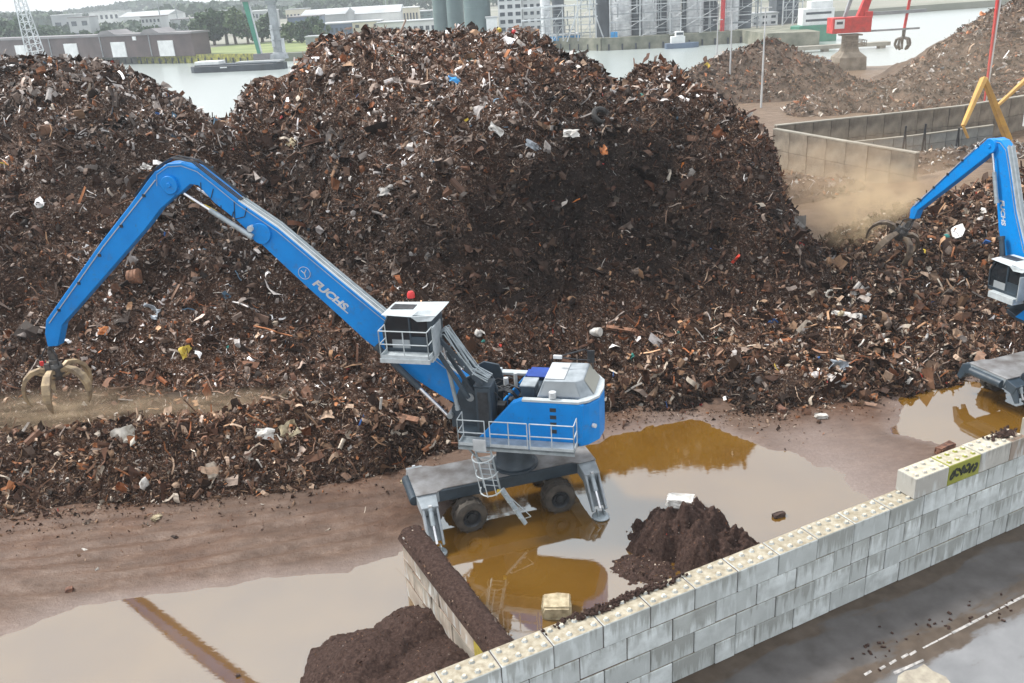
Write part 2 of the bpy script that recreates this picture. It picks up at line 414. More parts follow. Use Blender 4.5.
# ------------------------------------------------------------------ noise and heap heights
_tab = rng.random((256, 256))
def vnoise(x, y):
    xi = np.floor(x).astype(int); yi = np.floor(y).astype(int); fx = x-xi; fy = y-yi
    fx = fx*fx*(3-2*fx); fy = fy*fy*(3-2*fy)
    a = _tab[xi & 255, yi & 255]; b_ = _tab[(xi+1) & 255, yi & 255]; c = _tab[xi & 255, (yi+1) & 255]; d = _tab[(xi+1) & 255, (yi+1) & 255]
    return (a*(1-fx)+b_*fx)*(1-fy)+(c*(1-fx)+d*fx)*fy
def fbm(x, y, o=4, s=1.):
    t = 0; a = 1; n = 0
    for i in range(o):
        t = t+a*(vnoise(x*s+17*i, y*s+31*i)-.5); n += a; a *= .5; s *= 2.03
    return t/n*2
def seg_ridge(x, y, pts, slope, rnd=1.0):
    best = np.full(np.shape(x), -50.)
    for (x0, y0, h0), (x1, y1, h1) in zip(pts[:-1], pts[1:]):
        dx, dy = x1-x0, y1-y0; L2 = dx*dx+dy*dy
        t = np.clip(((x-x0)*dx+(y-y0)*dy)/L2, 0, 1)
        d = np.hypot(x-x0-t*dx, y-y0-t*dy)
        h = h0+t*(h1-h0)-slope*(np.sqrt(d*d+rnd*rnd)-rnd)
        best = np.maximum(best, h)
    return best
HEAPS = {
 'left': ([(-60,66,17.6),(-45,65,17.9),(-33.3,63.5,17.8),(-30,63.6,17.7),(-26.6,63.4,17.2),(-22.8,61.6,15.6),(-19.8,59.4,13.9),(-18.1,58,12.5)], .62, .8),
 'main': ([(-16.1,56.5,13.2),(-15.6,58.7,15.0),(-14.8,60.3,16.3),(-12.6,61.6,17.0),(-10.1,62.4,17.3),(-6.2,63.2,16.9),(-3,65.1,16.5),(.5,65.7,16.3),(3.2,65.7,16.0),(4.9,65,15.6),(6.4,63,14.7),(7.6,61,13.2),(8.3,60.8,13.2),(9.4,61.8,14.1),(10.7,62.2,14.6),(11.7,61.4,14.0),(12.6,59.8,13.0),(12.9,58.8,11.3),(13.5,58.0,10.2),(13.9,56.8,8.8),(14.2,55.6,7.2),(14.6,54.2,5.6),(15.6,52.6,4.2)], .76, .6),
 'ridge': ([(-3.5,44.6,.9),(1,45.1,1.7),(5,45.6,2.4),(9,46.3,3.0),(13,47.4,3.7),(18.2,48.6,4.2),(20.3,48.6,3.5),(23.2,50.0,3.6),(26.2,53.0,4.5),(28.8,54.7,5.3),(31.9,56,5.8),(33.9,57,6.2),(48,62,6.6)], .50, .8),
 'berm': ([(-40,34.6,2.4),(-30,35.6,2.5),(-23.4,36.3,2.5),(-18.9,36.4,2.3),(-14.4,36.7,2.2),(-10,37.3,2.2),(-6.8,37.7,2.0),(-4.8,38.2,1.3),(-3.0,38.6,.6)], .72, .3),
}
CR = [(-.60,.043),(-.524,.0447),(-.471,.0472),(-.419,.0533),(-.371,.0763),(-.333,.105),(-.313,.124),(-.293,.121),(-.271,.0875),(-.2485,.0627),(-.2055,.047),(-.162,.0423),(-.0986,.041),(-.0456,.0417),(.007,.0433),(.049,.051),(.0755,.0625),(.102,.0817),(.125,.106),(.136,.1075),(.1525,.0927),(.1746,.0876),(.19,.093),(.21,.111),(.2435,.132),(.272,.150),(.293,.168),(.308,.200),(.318,.236),(.338,.279),(.365,.313),(.41,.36),(.50,.46)]
CR_A = [c[0] for c in CR]; CR_K = [c[1] for c in CR]
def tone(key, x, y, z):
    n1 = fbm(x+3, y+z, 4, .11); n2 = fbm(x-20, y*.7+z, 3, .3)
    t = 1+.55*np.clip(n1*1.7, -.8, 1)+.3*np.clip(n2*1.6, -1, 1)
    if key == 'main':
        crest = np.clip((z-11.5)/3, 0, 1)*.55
        dark = np.exp(-((x-6)/10)**4)*np.clip((13-z)/2.5, 0, 1)*np.clip((z-2.5)/2, 0, 1)  # dug face darkened: part scrap colour, part undercut shade put into the tone
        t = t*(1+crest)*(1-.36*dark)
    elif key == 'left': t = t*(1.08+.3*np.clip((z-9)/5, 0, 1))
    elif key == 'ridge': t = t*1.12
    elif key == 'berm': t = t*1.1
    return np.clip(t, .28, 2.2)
def heap_h(key, x, y):
    pts, sl, rnd = HEAPS[key]
    h = seg_ridge(x, y, pts, sl, rnd)
    if key == 'main':       # gentle top, steep dug-out face towards the yard, steep right flank
        cx = np.clip((x+14)/10, 0, 1)*np.clip((19-x)/4, 0, 1)
        face = (.62+.38*cx)*(y-(39.0+np.interp(x, [-14, -6, 3, 9], [0, .8, 1.0, 3.3]))); top = seg_ridge(x, y, pts, .37, rnd)
        front = np.minimum(np.where(y < 62, np.maximum(h, top), h), face)
        h = np.where(cx > 0, front, np.minimum(h, face))
        # the right shoulder of the heap is wider than the crest line
        h = np.maximum(h, np.where(y < 62, np.minimum(face, seg_ridge(x, y, [(10.7,61,13.6),(14.2,58.6,12.2),(15.7,57.7,11.2),(17,56.5,10.0),(17.7,54.5,8.6),(18.2,52.3,7.0)], .8, .6)), -9))
    k = 1.0 if key in ('left', 'main') else (.55 if key == 'ridge' else .45)
    h = h + k*(fbm(x, y, 3, .13)*1.5 + fbm(x+50, y, 4, .42)*1.35)
    if key in ('main', 'left'):        # outline of the crest: saddles, knob and right flank
        kk = np.interp(x/y, CR_A, CR_K); lim = 20.0-kk*y+(fbm(x, y, 3, .6)*.28-.18)
        h = np.where(y > 46, np.minimum(h+.45, lim), h)
    return h
def all_h(x, y):
    x = np.asarray(x, float); y = np.asarray(y, float)
    return np.maximum.reduce([heap_h(k, x, y) for k in HEAPS])
def on_heap(px, py, y0=30, y1=110):
    d = ray(px, py); ys = np.arange(y0, y1, .1); P = d[None, :]*(ys/d[1])[:, None]+np.array([0, 0, CAM_H])
    h = np.maximum(all_h(P[:, 0], P[:, 1]), 0); m_ = P[:, 2] <= h; i = np.argmax(m_)
    return P[i] if m_.any() else on_heap(px, py+2, y0, y1)

# ------------------------------------------------------------------ scrap scattering (real geometry, joined per heap)
def protos():
    P = []
    r2 = np.random.default_rng(3)
    def addp(v, f, w): P.append((np.array(v, float), np.array(f, int), w))
    for i in range(4):       # crumpled sheets
        n = 3; v = []; f = []
        for a in range(n):
            for b_ in range(n): v.append(((a/(n-1)-.5)*1.1+r2.normal()*.09, (b_/(n-1)-.5)*.75+r2.normal()*.09, r2.normal()*.16))
        for a in range(n-1):
            for b_ in range(n-1):
                q = a*n+b_; f += [(q, q+1, q+n+1), (q, q+n+1, q+n)]
        addp(v, f, 1.0)
    for i in range(4):       # curled strips with thickness edge
        k = 6; v = []; f = []; R0 = .25+.3*r2.random(); w = .1+.1*r2.random(); tw = r2.normal()*.5
        for a in range(k):
            t = a/(k-1)*(1.6+1.6*r2.random()); c_, s_ = math.cos(t)*R0, math.sin(t)*R0
            v += [(c_, s_, -w+tw*a*.06), (c_*1.05, s_*1.05, w+tw*a*.1)]
        for a in range(k-1): f += [(2*a, 2*a+1, 2*a+3), (2*a, 2*a+3, 2*a+2)]
        addp(v, f, 2.6)
    for i in range(4):       # bent rods
        k = 4; v = []; f = []; p = np.zeros(3); d = np.array([1., 0, 0]); rr = .028+.03*r2.random()
        for a in range(k):
            up = np.array([0, 0, 1.]); s1 = np.cross(d, up); s1 /= np.linalg.norm(s1)+1e-9; u1 = np.cross(s1, d)
            for q in range(3):
                t = q*2.094; v.append(p+rr*(s1*math.cos(t)+u1*math.sin(t)))
            p = p+d*.36; d = d+r2.normal(size=3)*.45; d /= np.linalg.norm(d)
        v = np.array(v); v -= v.mean(0)
        for a in range(k-1):
            for q in range(3):
                A = 3*a+q; B = 3*a+(q+1) % 3; f += [(A, B, B+3), (A, B+3, A+3)]
        addp(v, f, 2.4)
    for i in range(4):       # chunks
        bm = bmesh.new(); bmesh.ops.create_icosphere(bm, subdivisions=1, radius=.42)
        v = [tuple(np.array(q.co)*(1+r2.normal(size=3)*.3)*np.array([1, .75, .55])) for q in bm.verts]
        f = [tuple(q.index for q in g.verts) for g in bm.faces]; bm.free(); addp(v, f, .6)
    for i in range(2):       # bars / plates
        v = [(-.6, -.1, -.05), (.6, -.1, -.05), (.6, .1, -.05), (-.6, .1, -.05), (-.6, -.1, .05), (.6, -.1, .05), (.6, .1, .05), (-.6, .1, .05)]
        v = np.array(v)*(1, 1+i*2.2, 1)+r2.normal(size=(8, 3))*.03
        f = [(0,3,2),(0,2,1),(4,5,6),(4,6,7),(0,1,5),(0,5,4),(1,2,6),(1,6,5),(2,3,7),(2,7,6),(3,0,4),(3,4,7)]
        addp(v, f, .5)
    for i in range(2):       # flattened cans, short pipes
        v = []; f = []; n = 6; L = .35+.2*i
        for a in range(n):
            t = a*2*math.pi/n; c_, s_ = .22*math.cos(t), (.14+.07*i)*math.sin(t); v += [(-L, c_, s_), (L, c_*.9, s_*1.05)]
        for a in range(n):
            A = 2*a; B = 2*((a+1) % n); f += [(A, B, B+1), (A, B+1, A+1)]
        addp(v, f, .5)
    return P
PROTO = protos()
def randrot(n, nrm, r3, wild=1.0):
    q = r3.normal(size=(n, 4)); q /= np.linalg.norm(q, axis=1)[:, None]
    w, x, y, z = q.T
    return np.stack([1-2*(y*y+z*z), 2*(x*y-z*w), 2*(x*z+y*w), 2*(x*y+z*w), 1-2*(x*x+z*z), 2*(y*z-x*w), 2*(x*z-y*w), 2*(y*z+x*w), 1-2*(x*x+y*y)], -1).reshape(n, 3, 3)
PAL = {
 'dark': [((.020, .011, .007), .30), ((.058, .030, .020), .27), ((.115, .065, .045), .18), ((.19, .125, .092), .10), ((.17, .065, .028), .05), ((.30, .245, .21), .045), ((.55, .52, .48), .010), ((.36, .22, .13), .03)],
 'grey': [((.026, .020, .017), .22), ((.075, .050, .038), .20), ((.16, .125, .105), .18), ((.25, .22, .20), .15), ((.38, .355, .34), .10), ((.62, .61, .60), .045), ((.20, .085, .04), .05), ((.05, .09, .13), .01)],
 'berm': [((.028, .017, .011), .20), ((.085, .050, .033), .22), ((.20, .135, .09), .20), ((.33, .24, .175), .17), ((.25, .11, .05), .07), ((.44, .38, .31), .08), ((.60, .56, .50), .02)],
 'tan': [((.075, .048, .032), .25), ((.17, .11, .075), .25), ((.28, .20, .14), .2), ((.38, .33, .28), .13), ((.56, .53, .48), .08), ((.42, .16, .07), .05), ((.11, .10, .09), .06)],
}
TRIS = [0]
def scatter(name, parent, X, Y_, Z, size, palw, r3, group_label=None, tn_=None):
    n = len(X); wts = np.array([p[2] for p in PROTO]); wts /= wts.sum()
    kind = r3.choice(len(PROTO), n, p=wts)
    cols = np.zeros((n, 3))
    names = list(palw)
    pw = np.stack([palw[k] for k in names], -1); pw /= pw.sum(1)[:, None]
    u = r3.random(n); cum = pw.cumsum(1); sel = (u[:, None] > cum).sum(1).clip(0, len(names)-1)
    for i, k in enumerate(names):
        idx = np.where(sel == i)[0]; pr = np.array([c[1] for c in PAL[k]]); pr /= pr.sum()
        cc = np.array([c[0] for c in PAL[k]]); cols[idx] = cc[r3.choice(len(cc), len(idx), p=pr)]
    cols *= np.exp(r3.normal(size=(n, 1))*.28)
    cols[(kind >= 4) & (kind < 12)] *= 1.35
    cols[sel == (names.index('grey') if 'grey' in names else 99)] *= 1.3
    lum_ = cols.mean(1, keepdims=True); wrm = np.clip(1.2-lum_*3, 0, 1); wrm[sel == (names.index('grey') if 'grey' in names else 99)] *= .25; cols *= 1+wrm*(np.array([[1.07, .95, .84]])-1)
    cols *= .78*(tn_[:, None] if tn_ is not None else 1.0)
    # rare coloured pieces
    rare = r3.random(n) < .0025
    rc = np.array([(.5, .05, .03), (.6, .2, .04), (.55, .4, .05), (.03, .12, .35), (.05, .28, .25), (.4, .05, .05)])
    cols[rare] = rc[r3.integers(0, len(rc), rare.sum())]
    rot = randrot(n, None, r3); VV = []; FF = []; CC = []; base = 0
    pos = np.stack([X, Y_, Z], -1)
    sc = size[:, None]*np.exp(r3.normal(size=(n, 3))*.22)
    for k, (pv, pf, _) in enumerate(PROTO):
        idx = np.where(kind == k)[0]
        if not len(idx): continue
        s_ = sc[idx][:, None, :]*(1.5 if 8 <= k < 12 else 1.0)
        v = pv[None]*s_
        v = np.einsum('nij,nvj->nvi', rot[idx], v)+pos[idx][:, None, :]
        f = pf[None]+(np.arange(len(idx))*len(pv))[:, None, None]+base
        base += len(idx)*len(pv)
        VV.append(v.reshape(-1, 3)); FF.append(f.reshape(-1, 3)); CC.append(np.repeat(cols[idx], len(pv), 0))
    V_ = np.concatenate(VV); F_ = np.concatenate(FF); C_ = np.concatenate(CC); TRIS[0] += len(F_)
    me = npmesh(name, V_, F_, 'scrap')
    ca = me.color_attributes.new('Col', 'FLOAT_COLOR', 'POINT')
    ca.data.foreach_set('color', np.concatenate([C_, np.ones((len(C_), 1))], 1).astype(np.float32).ravel())
    o = bpy.data.objects.new(name, me); COL.objects.link(o); o.parent = parent; o['kind'] = 'stuff'
    return o

def grid_heap(name, hf, x0, x1, y0, y1, st, mat, parent, zcut=-.35):
    xs = np.arange(x0, x1, st); ys = np.arange(y0, y1, st); Xg, Yg = np.meshgrid(xs, ys, indexing='ij'); Z = hf(Xg, Yg)
    ny = len(ys); I = np.arange(len(xs)*ny).reshape(len(xs), ny)
    f = np.stack([I[:-1, :-1], I[1:, :-1], I[1:, 1:], I[:-1, 1:]], -1).reshape(-1, 4)
    Zf = Z.ravel(); keep = (Zf[f].max(1) > zcut); f = f[keep]
    used = np.unique(f); mp = np.full(Zf.size, -1); mp[used] = np.arange(len(used))
    v = np.stack([Xg.ravel(), Yg.ravel(), np.maximum(Zf, zcut-.3)], -1)[used]
    me = npmesh(name, v, mp[f], mat, True); o = bpy.data.objects.new(name, me); COL.objects.link(o)
    if parent: o.parent = parent
    return o

HEAP_INFO = {
 'left': ('scrap_heap', 'tall dark scrap metal heap at the left edge, behind the low bank of scrap', (-62, -9, 36, 95), .45),
 'main': ('scrap_heap', 'highest and widest dark scrap metal heap in the middle, behind the blue machine', (-45, 46, 34, 95), .45),
 'ridge': ('scrap_heap', 'long low tangled scrap heap on the right, sloping down to the right-hand puddle', (-10, 60, 36, 76), .4),
 'berm': ('scrap_heap', 'low bank of loose brown scrap along the muddy track on the left', (-48, -1, 30, 42), .3),
}
r3 = np.random.default_rng(11)
for key, (nm, lab, (x0, x1, y0, y1), st) in HEAP_INFO.items():
    root = empty(nm, (0, 0, 0), label=lab, cat='scrap heap', group='scrap metal heaps')
    # the heap's own origin sits under its middle
    hf = lambda x, y, k=key: heap_h(k, x, y)
    grid_heap('heap_body', hf, x0, x1, y0, y1, st, 'heap_body', root)
    # candidates on the plan, kept where this heap is on top and faces the yard side
    dens = {'left': 60, 'main': 64, 'ridge': 84, 'berm': 88}[key]
    n = int((x1-x0)*(y1-y0)*dens); X = r3.uniform(x0, x1, n); Y_ = r3.uniform(y0, y1, n)
    z = hf(X, Y_); top = all_h(X, Y_); ok = (z > .02) & (z >= top-1e-6)
    crest = np.interp(X, [-60, -33, -22, -18, -15, -10, 0, 5, 9, 12, 16, 18.5, 21, 29, 48], [66, 64, 62, 58, 59, 63, 66, 65.5, 62, 61, 58, 55, 50, 56, 63])
    ok &= (Y_ < crest+3.5) | ((X > 9) & (Y_ < 72))
    vis = np.abs(X) < (Y_*.64+4); ok &= vis
    X, Y_, z = X[ok], Y_[ok], z[ok]
    n = len(X)
    size = np.exp(r3.normal(size=n)*.62)*.145*(1+(Y_-35)*.010)
    if key == 'berm': size *= 1.08
    size = np.clip(size, .08, .85)
    reg = fbm(X, Y_, 3, .10); h = z
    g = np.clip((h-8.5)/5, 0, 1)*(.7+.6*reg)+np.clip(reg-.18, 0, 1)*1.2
    if key == 'main':          # undercut dug face: darker earthy scrap, its shade partly put into the colour
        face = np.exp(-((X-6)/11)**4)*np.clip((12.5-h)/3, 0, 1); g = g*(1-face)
    if key == 'left': g = np.clip(g+.22, 0, 1.2)
    g = np.clip(g, .03, 1)
    if key == 'berm': pw = {'berm': np.ones(n), 'dark': np.full(n, .7)}
    elif key == 'ridge': pw = {'dark': np.full(n, .7), 'berm': np.full(n, .7), 'grey': np.full(n, .1)}; size *= 1.15
    else: pw = {'dark': 1-g*.85, 'grey': g, 'berm': np.clip(.5-(h)/5, 0, .5)+.06}
    # clumps of darker earth where fewer pieces show
    thin = fbm(X+9, Y_-4, 3, .22) > .33
    keep = ~(thin & (r3.random(n) < .45)); X, Y_, z, size = X[keep], Y_[keep], z[keep], size[keep]; pw = {k: v[keep] for k, v in pw.items()}
    z = z+r3.normal(size=len(X))*.05+size*.12
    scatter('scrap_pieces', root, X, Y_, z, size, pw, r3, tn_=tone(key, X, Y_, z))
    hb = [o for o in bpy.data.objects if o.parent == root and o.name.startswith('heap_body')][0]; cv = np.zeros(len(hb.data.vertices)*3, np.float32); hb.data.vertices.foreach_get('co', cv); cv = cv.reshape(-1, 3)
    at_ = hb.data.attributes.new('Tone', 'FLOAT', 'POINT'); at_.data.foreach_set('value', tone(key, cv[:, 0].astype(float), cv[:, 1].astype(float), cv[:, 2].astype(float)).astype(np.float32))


def reorigin(root, loc):
    loc = Vector(tuple(map(float, loc))); root.location = loc
    for ch in bpy.data.objects:
        if ch.parent == root: ch.location = ch.location-loc
for o in list(bpy.data.objects):
    if o.name.startswith('scrap_heap'):
        c = {'scrap_heap': (-28, 58, 0), 'scrap_heap.001': (0, 60, 0), 'scrap_heap.002': (28, 52, 0), 'scrap_heap.003': (-14, 36, 0)}[o.name]
        reorigin(o, c)

# far heaps across the yard
FAR = [
 ([(32.2,151.5,3.2),(34.9,154.2,4.8),(37.9,156.8,6.4),(42.6,158.5,7.5),(47.2,159.8,8.1),(51.7,157.5,6.8),(52.6,152,3.6),(53.9,148.2,1.7)], (22, 70, 136, 170), 'rust-brown distant scrap heap with light poles in front of it', {'tan': .3, 'dark': 1.0}),
 ([(46,131,2.6),(51,132.2,3.3),(55.3,132.2,3.4),(57.6,134,4.5),(58.9,132.2,3.4),(62.2,133.2,3.9)], (38, 74, 122, 142), 'low long distant scrap heap between the concrete bay wall and the red crane', {'tan': .6, 'grey': .3, 'dark': .4}),
 ([(61.5,131.5,5.6),(64.9,133.8,7.4),(70.4,136.5,9.0),(75.9,140.8,11.4),(81,144,13.2),(90,147,14.6),(115,150,15.5)], (48, 125, 112, 165), 'big dusty pale brown scrap heap in the upper right corner', {'tan': .8, 'dark': .5, 'grey': .3}),
]
for pts, (x0, x1, y0, y1), lab, pal in FAR:
    mid = pts[len(pts)//2]
    root = empty('scrap_heap', (0,0,0), label=lab, cat='scrap heap', group='scrap metal heaps')
    hf = lambda x, y, p=pts: seg_ridge(x, y, p, .6, .6)+fbm(x, y, 4, .3)*1.2
    grid_heap('heap_body', hf, x0, x1, y0, y1, .8, 'heap_body_tan', root, -.2)
    n = int((x1-x0)*(y1-y0)*10); X = r3.uniform(x0, x1, n); Y_ = r3.uniform(y0, y1, n); z = hf(X, Y_)
    ok = (z > .05) & (Y_ < np.interp(X, [p[0] for p in pts], [p[1] for p in pts])+9) & (np.abs(X) < Y_*.64); X, Y_, z = X[ok], Y_[ok], z[ok]
    size = np.clip(np.exp(r3.normal(size=len(X))*.45)*.42, .15, 1.6)
    scatter('scrap_pieces', root, X, Y_, z+.06, size, {k: np.full(len(X), v) for k, v in pal.items()}, r3)
    reorigin(root, (mid[0], mid[1], 0))

# ------------------------------------------------------------------ the wall's line
W0 = np.array([-.795, 18.713]); WD = np.array([.90094, .43395]); WN = np.array([-.43395, .90094])
WH = math.atan2(WD[1], WD[0])
def wp(s, t, z=0.): p = W0+s*WD+t*WN; return (p[0], p[1], z)

# ------------------------------------------------------------------ ground with puddle hollows
def gpx(pts): return [tuple(G(*p)[:2]) for p in pts]
PUD = {
 'left': gpx([(-60,668),(0,632),(50,616),(110,603),(150,594),(190,590),(230,586),(262,579),(300,577),(345,568),(380,557),(404,549),(420,560),(425,600),(470,690),(400,800),(-100,800)]),
 'centre': gpx([(424,560),(432,535),(445,515),(452,497),(480,482),(540,462),(578,447),(602,438),(628,430),(655,423),(690,420),(715,426),(728,434),(748,442),(790,452),(830,470),(852,488),(868,500),(840,540),(760,600),(700,640),(600,690),(540,690),(500,640),(455,590)]),
 'right': gpx([(893,432),(898,412),(905,396),(912,384),(930,377),(960,379),(985,384),(1015,372),(1060,372),(1100,430),(1060,450),(985,452),(930,440)]),
}
def sdf(px_, py_, poly):
    p = np.array(poly); n = len(p); d = np.full(px_.shape, 1e9); ins = np.zeros(px_.shape, bool)
    for i in range(n):
        a, b_ = p[i], p[(i+1) % n]; e = b_-a; wx, wy = px_-a[0], py_-a[1]
        t = np.clip((wx*e[0]+wy*e[1])/(e@e), 0, 1); d = np.minimum(d, np.hypot(wx-t*e[0], wy-t*e[1]))
        c = ((a[1] > py_) != (b_[1] > py_)) & (px_ < (b_[0]-a[0])*(py_-a[1])/(b_[1]-a[1]+1e-12)+a[0]); ins ^= c
    return np.where(ins, -d, d)
def axis(lo, a, b_, hi, st, gr=1.06):
    mid = list(np.arange(a, b_, st)); L = []; x = a; s_ = st
    while x > lo: s_ *= gr; x -= s_; L.append(x)
    H_ = []; x = mid[-1]; s_ = st
    while x < hi: s_ *= gr; x += s_; H_.append(x)
    return np.array(L[::-1]+mid+H_)
gx = axis(-420, -26, 34, 420, .2); gy = axis(6, 17, 46, 205, .2, 1.035)
QX = [-420, -59, 38, 60, 95, 130, 420]; QY = [120, 160, 176, 192, 194, 186, 180]
GX, GY = np.meshgrid(gx, gy, indexing='ij')
toe_y = np.interp(GX, [-40,-22.2,-13.9,-9.7,-5.8,-4.1,5.1,12.7,16,19.5,23.1,25.7,40], [31,32.9,33.5,34.3,35.1,36.8,39.2,38.2,39.4,40.6,41.7,42.7,46])
gz = .07+fbm(GX, GY, 4, .12)*.05+fbm(GX*.5, GY*1.6, 4, .9)*.05+np.clip(1-np.abs(GY-toe_y+3)/4, 0, 1)*fbm(GX*.8, GY*2.2, 3, 1.4)*.035
tt = GY-toe_y
rut_mask = np.clip((-3-GX)/3, 0, 1)
for off, dp in ((-1.2, .05), (-1.9, .05), (-2.9, .08), (-3.5, .07), (-4.3, .05), (-4.9, .09), (-5.5, .08)):
    wob = off+.35*np.sin(GX*.21+off)
    gz += rut_mask*(-dp*np.exp(-((tt-wob)/.16)**2)*(1+.5*np.sin(GX*11))+dp*.7*np.exp(-((tt-wob-.33)/.12)**2))
wet = np.zeros(GX.shape); shore = np.zeros(GX.shape)
for k, poly in PUD.items():
    d = sdf(GX, GY, poly)
    if k == 'centre':      # soft wet flats between the puddle and the right-hand heap
        flat = np.clip(1-np.maximum(d, 0)/5.5, 0, 1)*np.clip((GX-9.5)/4, 0, 1)*np.clip((toe_y-GY-.6)/1.5, 0, 1); wet = np.maximum(wet, flat)
    dn = d+fbm(GX, GY*1.5, 4, .8)*(.6 if k != 'left' else .25)+(fbm(GX*.35, GY*1.5, 4, .9)*.45 if k == 'left' else 0)
    w_ = np.clip(dn/.9, -1, 1)
    gz = np.where(dn < 1.2, np.minimum(gz, gz*np.clip(dn/1.2, 0, 1)+np.where(dn < 0, -.16*np.clip(-dn/.6, 0, 1), .012)), gz)
    wet = np.maximum(wet, np.clip(1-np.maximum(dn, 0)/1.1, 0, 1)*.6)
ss = (GX-W0[0])*WD[0]+(GY-W0[1])*WD[1]; tw = (GX-W0[0])*WN[0]+(GY-W0[1])*WN[1]
gz = np.where(tw < .5, -.03, gz)
gz += 2.6*np.exp(-(((GX-42)/7)**2+((GY-78)/5)**2))+.8*np.exp(-(((GX-52)/12)**2+((GY-84)/9)**2))
far = np.clip((GY-56)/10, 0, 1)
gz += far*(fbm(GX, GY, 4, .15)*.5)
qy = np.interp(GX, QX, QY); gz = np.where(GY > qy, -4.5, gz)
nyy = len(gy); I = np.arange(GX.size).reshape(GX.shape)
f = np.stack([I[:-1, :-1], I[1:, :-1], I[1:, 1:], I[:-1, 1:]], -1).reshape(-1, 4)
me = npmesh('ground', np.stack([GX, GY, gz], -1).reshape(-1, 3), f, 'mud', True)
for nm, arr in (('Wet', wet), ('Dry', far*np.clip((GX+5)/15, 0, 1))):
    at = me.attributes.new(nm, 'FLOAT', 'POINT'); at.data.foreach_set('value', np.clip(arr, 0, 1).astype(np.float32).ravel())
ground = bpy.data.objects.new('ground', me); COL.objects.link(ground); ground['kind'] = 'structure'
def ground_z(x, y):
    i = min(max(np.searchsorted(gx, x)-1, 0), len(gx)-2); j = min(max(np.searchsorted(gy, y)-1, 0), len(gy)-2)
    return float(gz[i, j])

r7 = np.random.default_rng(99); n = 9000
X = r7.uniform(-26, 36, n); dd = r7.exponential(.9, n)+.05
Y_ = np.interp(X, [-40,-22.2,-13.9,-9.7,-5.8,-4.1,5.1,12.7,16,19.5,23.1,25.7,40], [31,32.9,33.5,34.3,35.1,36.8,39.2,38.2,39.4,40.6,41.7,42.7,46])+.4-dd
keep = (dd < 5) & ((X < -3.5) | (X > 3.2)); X, Y_ = X[keep], Y_[keep]
zz = np.array([ground_z(a, b) for a, b in zip(X, Y_)]); keep = zz > -.06; X, Y_, zz = X[keep], Y_[keep], zz[keep]
so = scatter('stray_scrap', None, X, Y_, zz+.02, np.clip(np.exp(r7.normal(size=len(X))*.55)*.075, .02, .4), {'berm': np.ones(len(X)), 'dark': np.ones(len(X))}, r7)
# puddles: thin water sheets lying in the hollows
def puddle(poly, grow=1.15, dz=0.):
    p = np.array(poly); c = p.mean(0); q = c+(p-c)*grow
    q = [v if ((np.array(v)-W0)@WN) > .45 else tuple(np.array(v)+(.45-((np.array(v)-W0)@WN))*WN) for v in q]
    bm = bmesh.new(); bm.faces.new([bm.verts.new((x, y, 0.0)) for x, y in q]); me = bpy.data.meshes.new('puddle'); bmesh.ops.triangulate(bm, faces=bm.faces)
    bm.to_mesh(me); bm.free(); me.materials.append(MAT['muddy_water'])
    for pol in me.polygons:
        if pol.normal.z < 0: pol.flip() if hasattr(pol, 'flip') else None
    o = bpy.data.objects.new('puddle', me); COL.objects.link(o); o['kind'] = 'structure'; o.location.z = dz; return o
for i, k in enumerate(PUD): puddle(PUD[k], 1.12 if k != 'right' else 1.25, (-.006, 0., .006)[i])

# harbour
hw = MB().add([(-5000,100,-3.0),(5000,100,-3.0),(5000,8000,-3.0),(-5000,8000,-3.0)], [(0,1,2,3)]).build('harbour_water', 'harbour_water'); hw['kind'] = 'structure'

# asphalt road in front of the wall, in its own wall-aligned frame
def wall_child(name, mb, mat, z=0.):
    o = mb.build(name, mat); o.location = (W0[0], W0[1], z); o.rotation_euler = (0, 0, WH); return o
road = wall_child('asphalt_road', MB().add([(-30,-16,-.0),(60,-16,-.0),(60,.02,-.0),(-30,.02,-.0)], [(0,1,2,3)]), 'asphalt', -.004); road['kind'] = 'structure'
def to_wall(px, py):
    g = G(px, py, 0)[:2]-W0; return float(g@WD), float(g@WN)
a = to_wall(923, 648); b_ = to_wall(1024, 596)
r4 = random.Random(4)
ln = MB(); s_ = a[0]
while s_ < b_[0]+10:
    L = r4.uniform(.5, 1.3); t = a[1]+(b_[1]-a[1])*(s_-a[0])/(b_[0]-a[0]); w = .04+r4.uniform(-.012, .012)
    sl = (b_[1]-a[1])/(b_[0]-a[0]); e = s_+L-.02
    ln.add([(s_, t-w, 0), (e, t-w+sl*(e-s_), 0), (e+r4.uniform(-.03,.03), t+w+sl*(e-s_), 0), (s_, t+w, 0)], [(0,1,2,3)]); s_ += L+.012
for px0, py0 in ((868,673),(882,668),(893,662),(905,656),(913,653)):
    q = to_wall(px0, py0); ln.add([(q[0]-.16, q[1]-.05, 0), (q[0]+.14, q[1]-.03, 0), (q[0]+.16, q[1]+.06, 0), (q[0]-.14, q[1]+.04, 0)], [(0,1,2,3)])
simple('road_paint', (.44, .42, .40), (.20, .195, .19), 6, .7)
m_ = wall_child('road_marking', ln, 'road_paint', .001); m_['kind'] = 'structure'
pp = [to_wall(*p) for p in ((898,676),(905,671),(916,669),(924,664),(933,671),(946,677),(956,690),(915,695),(896,690))]
simple('patch_concrete', (.36, .33, .26), (.24, .21, .17), 3, .8)
m_ = wall_child('concrete_patch', MB().slab([(p[0], p[1]) for p in pp], .0, .004), 'patch_concrete', .001); m_['kind'] = 'structure'
pp = [to_wall(*p) for p in ((893,672),(923,659),(924,661),(895,675))]
m_ = wall_child('road_marking', MB().slab(pp, 0, .004), 'road_paint', .003); m_['kind'] = 'structure'
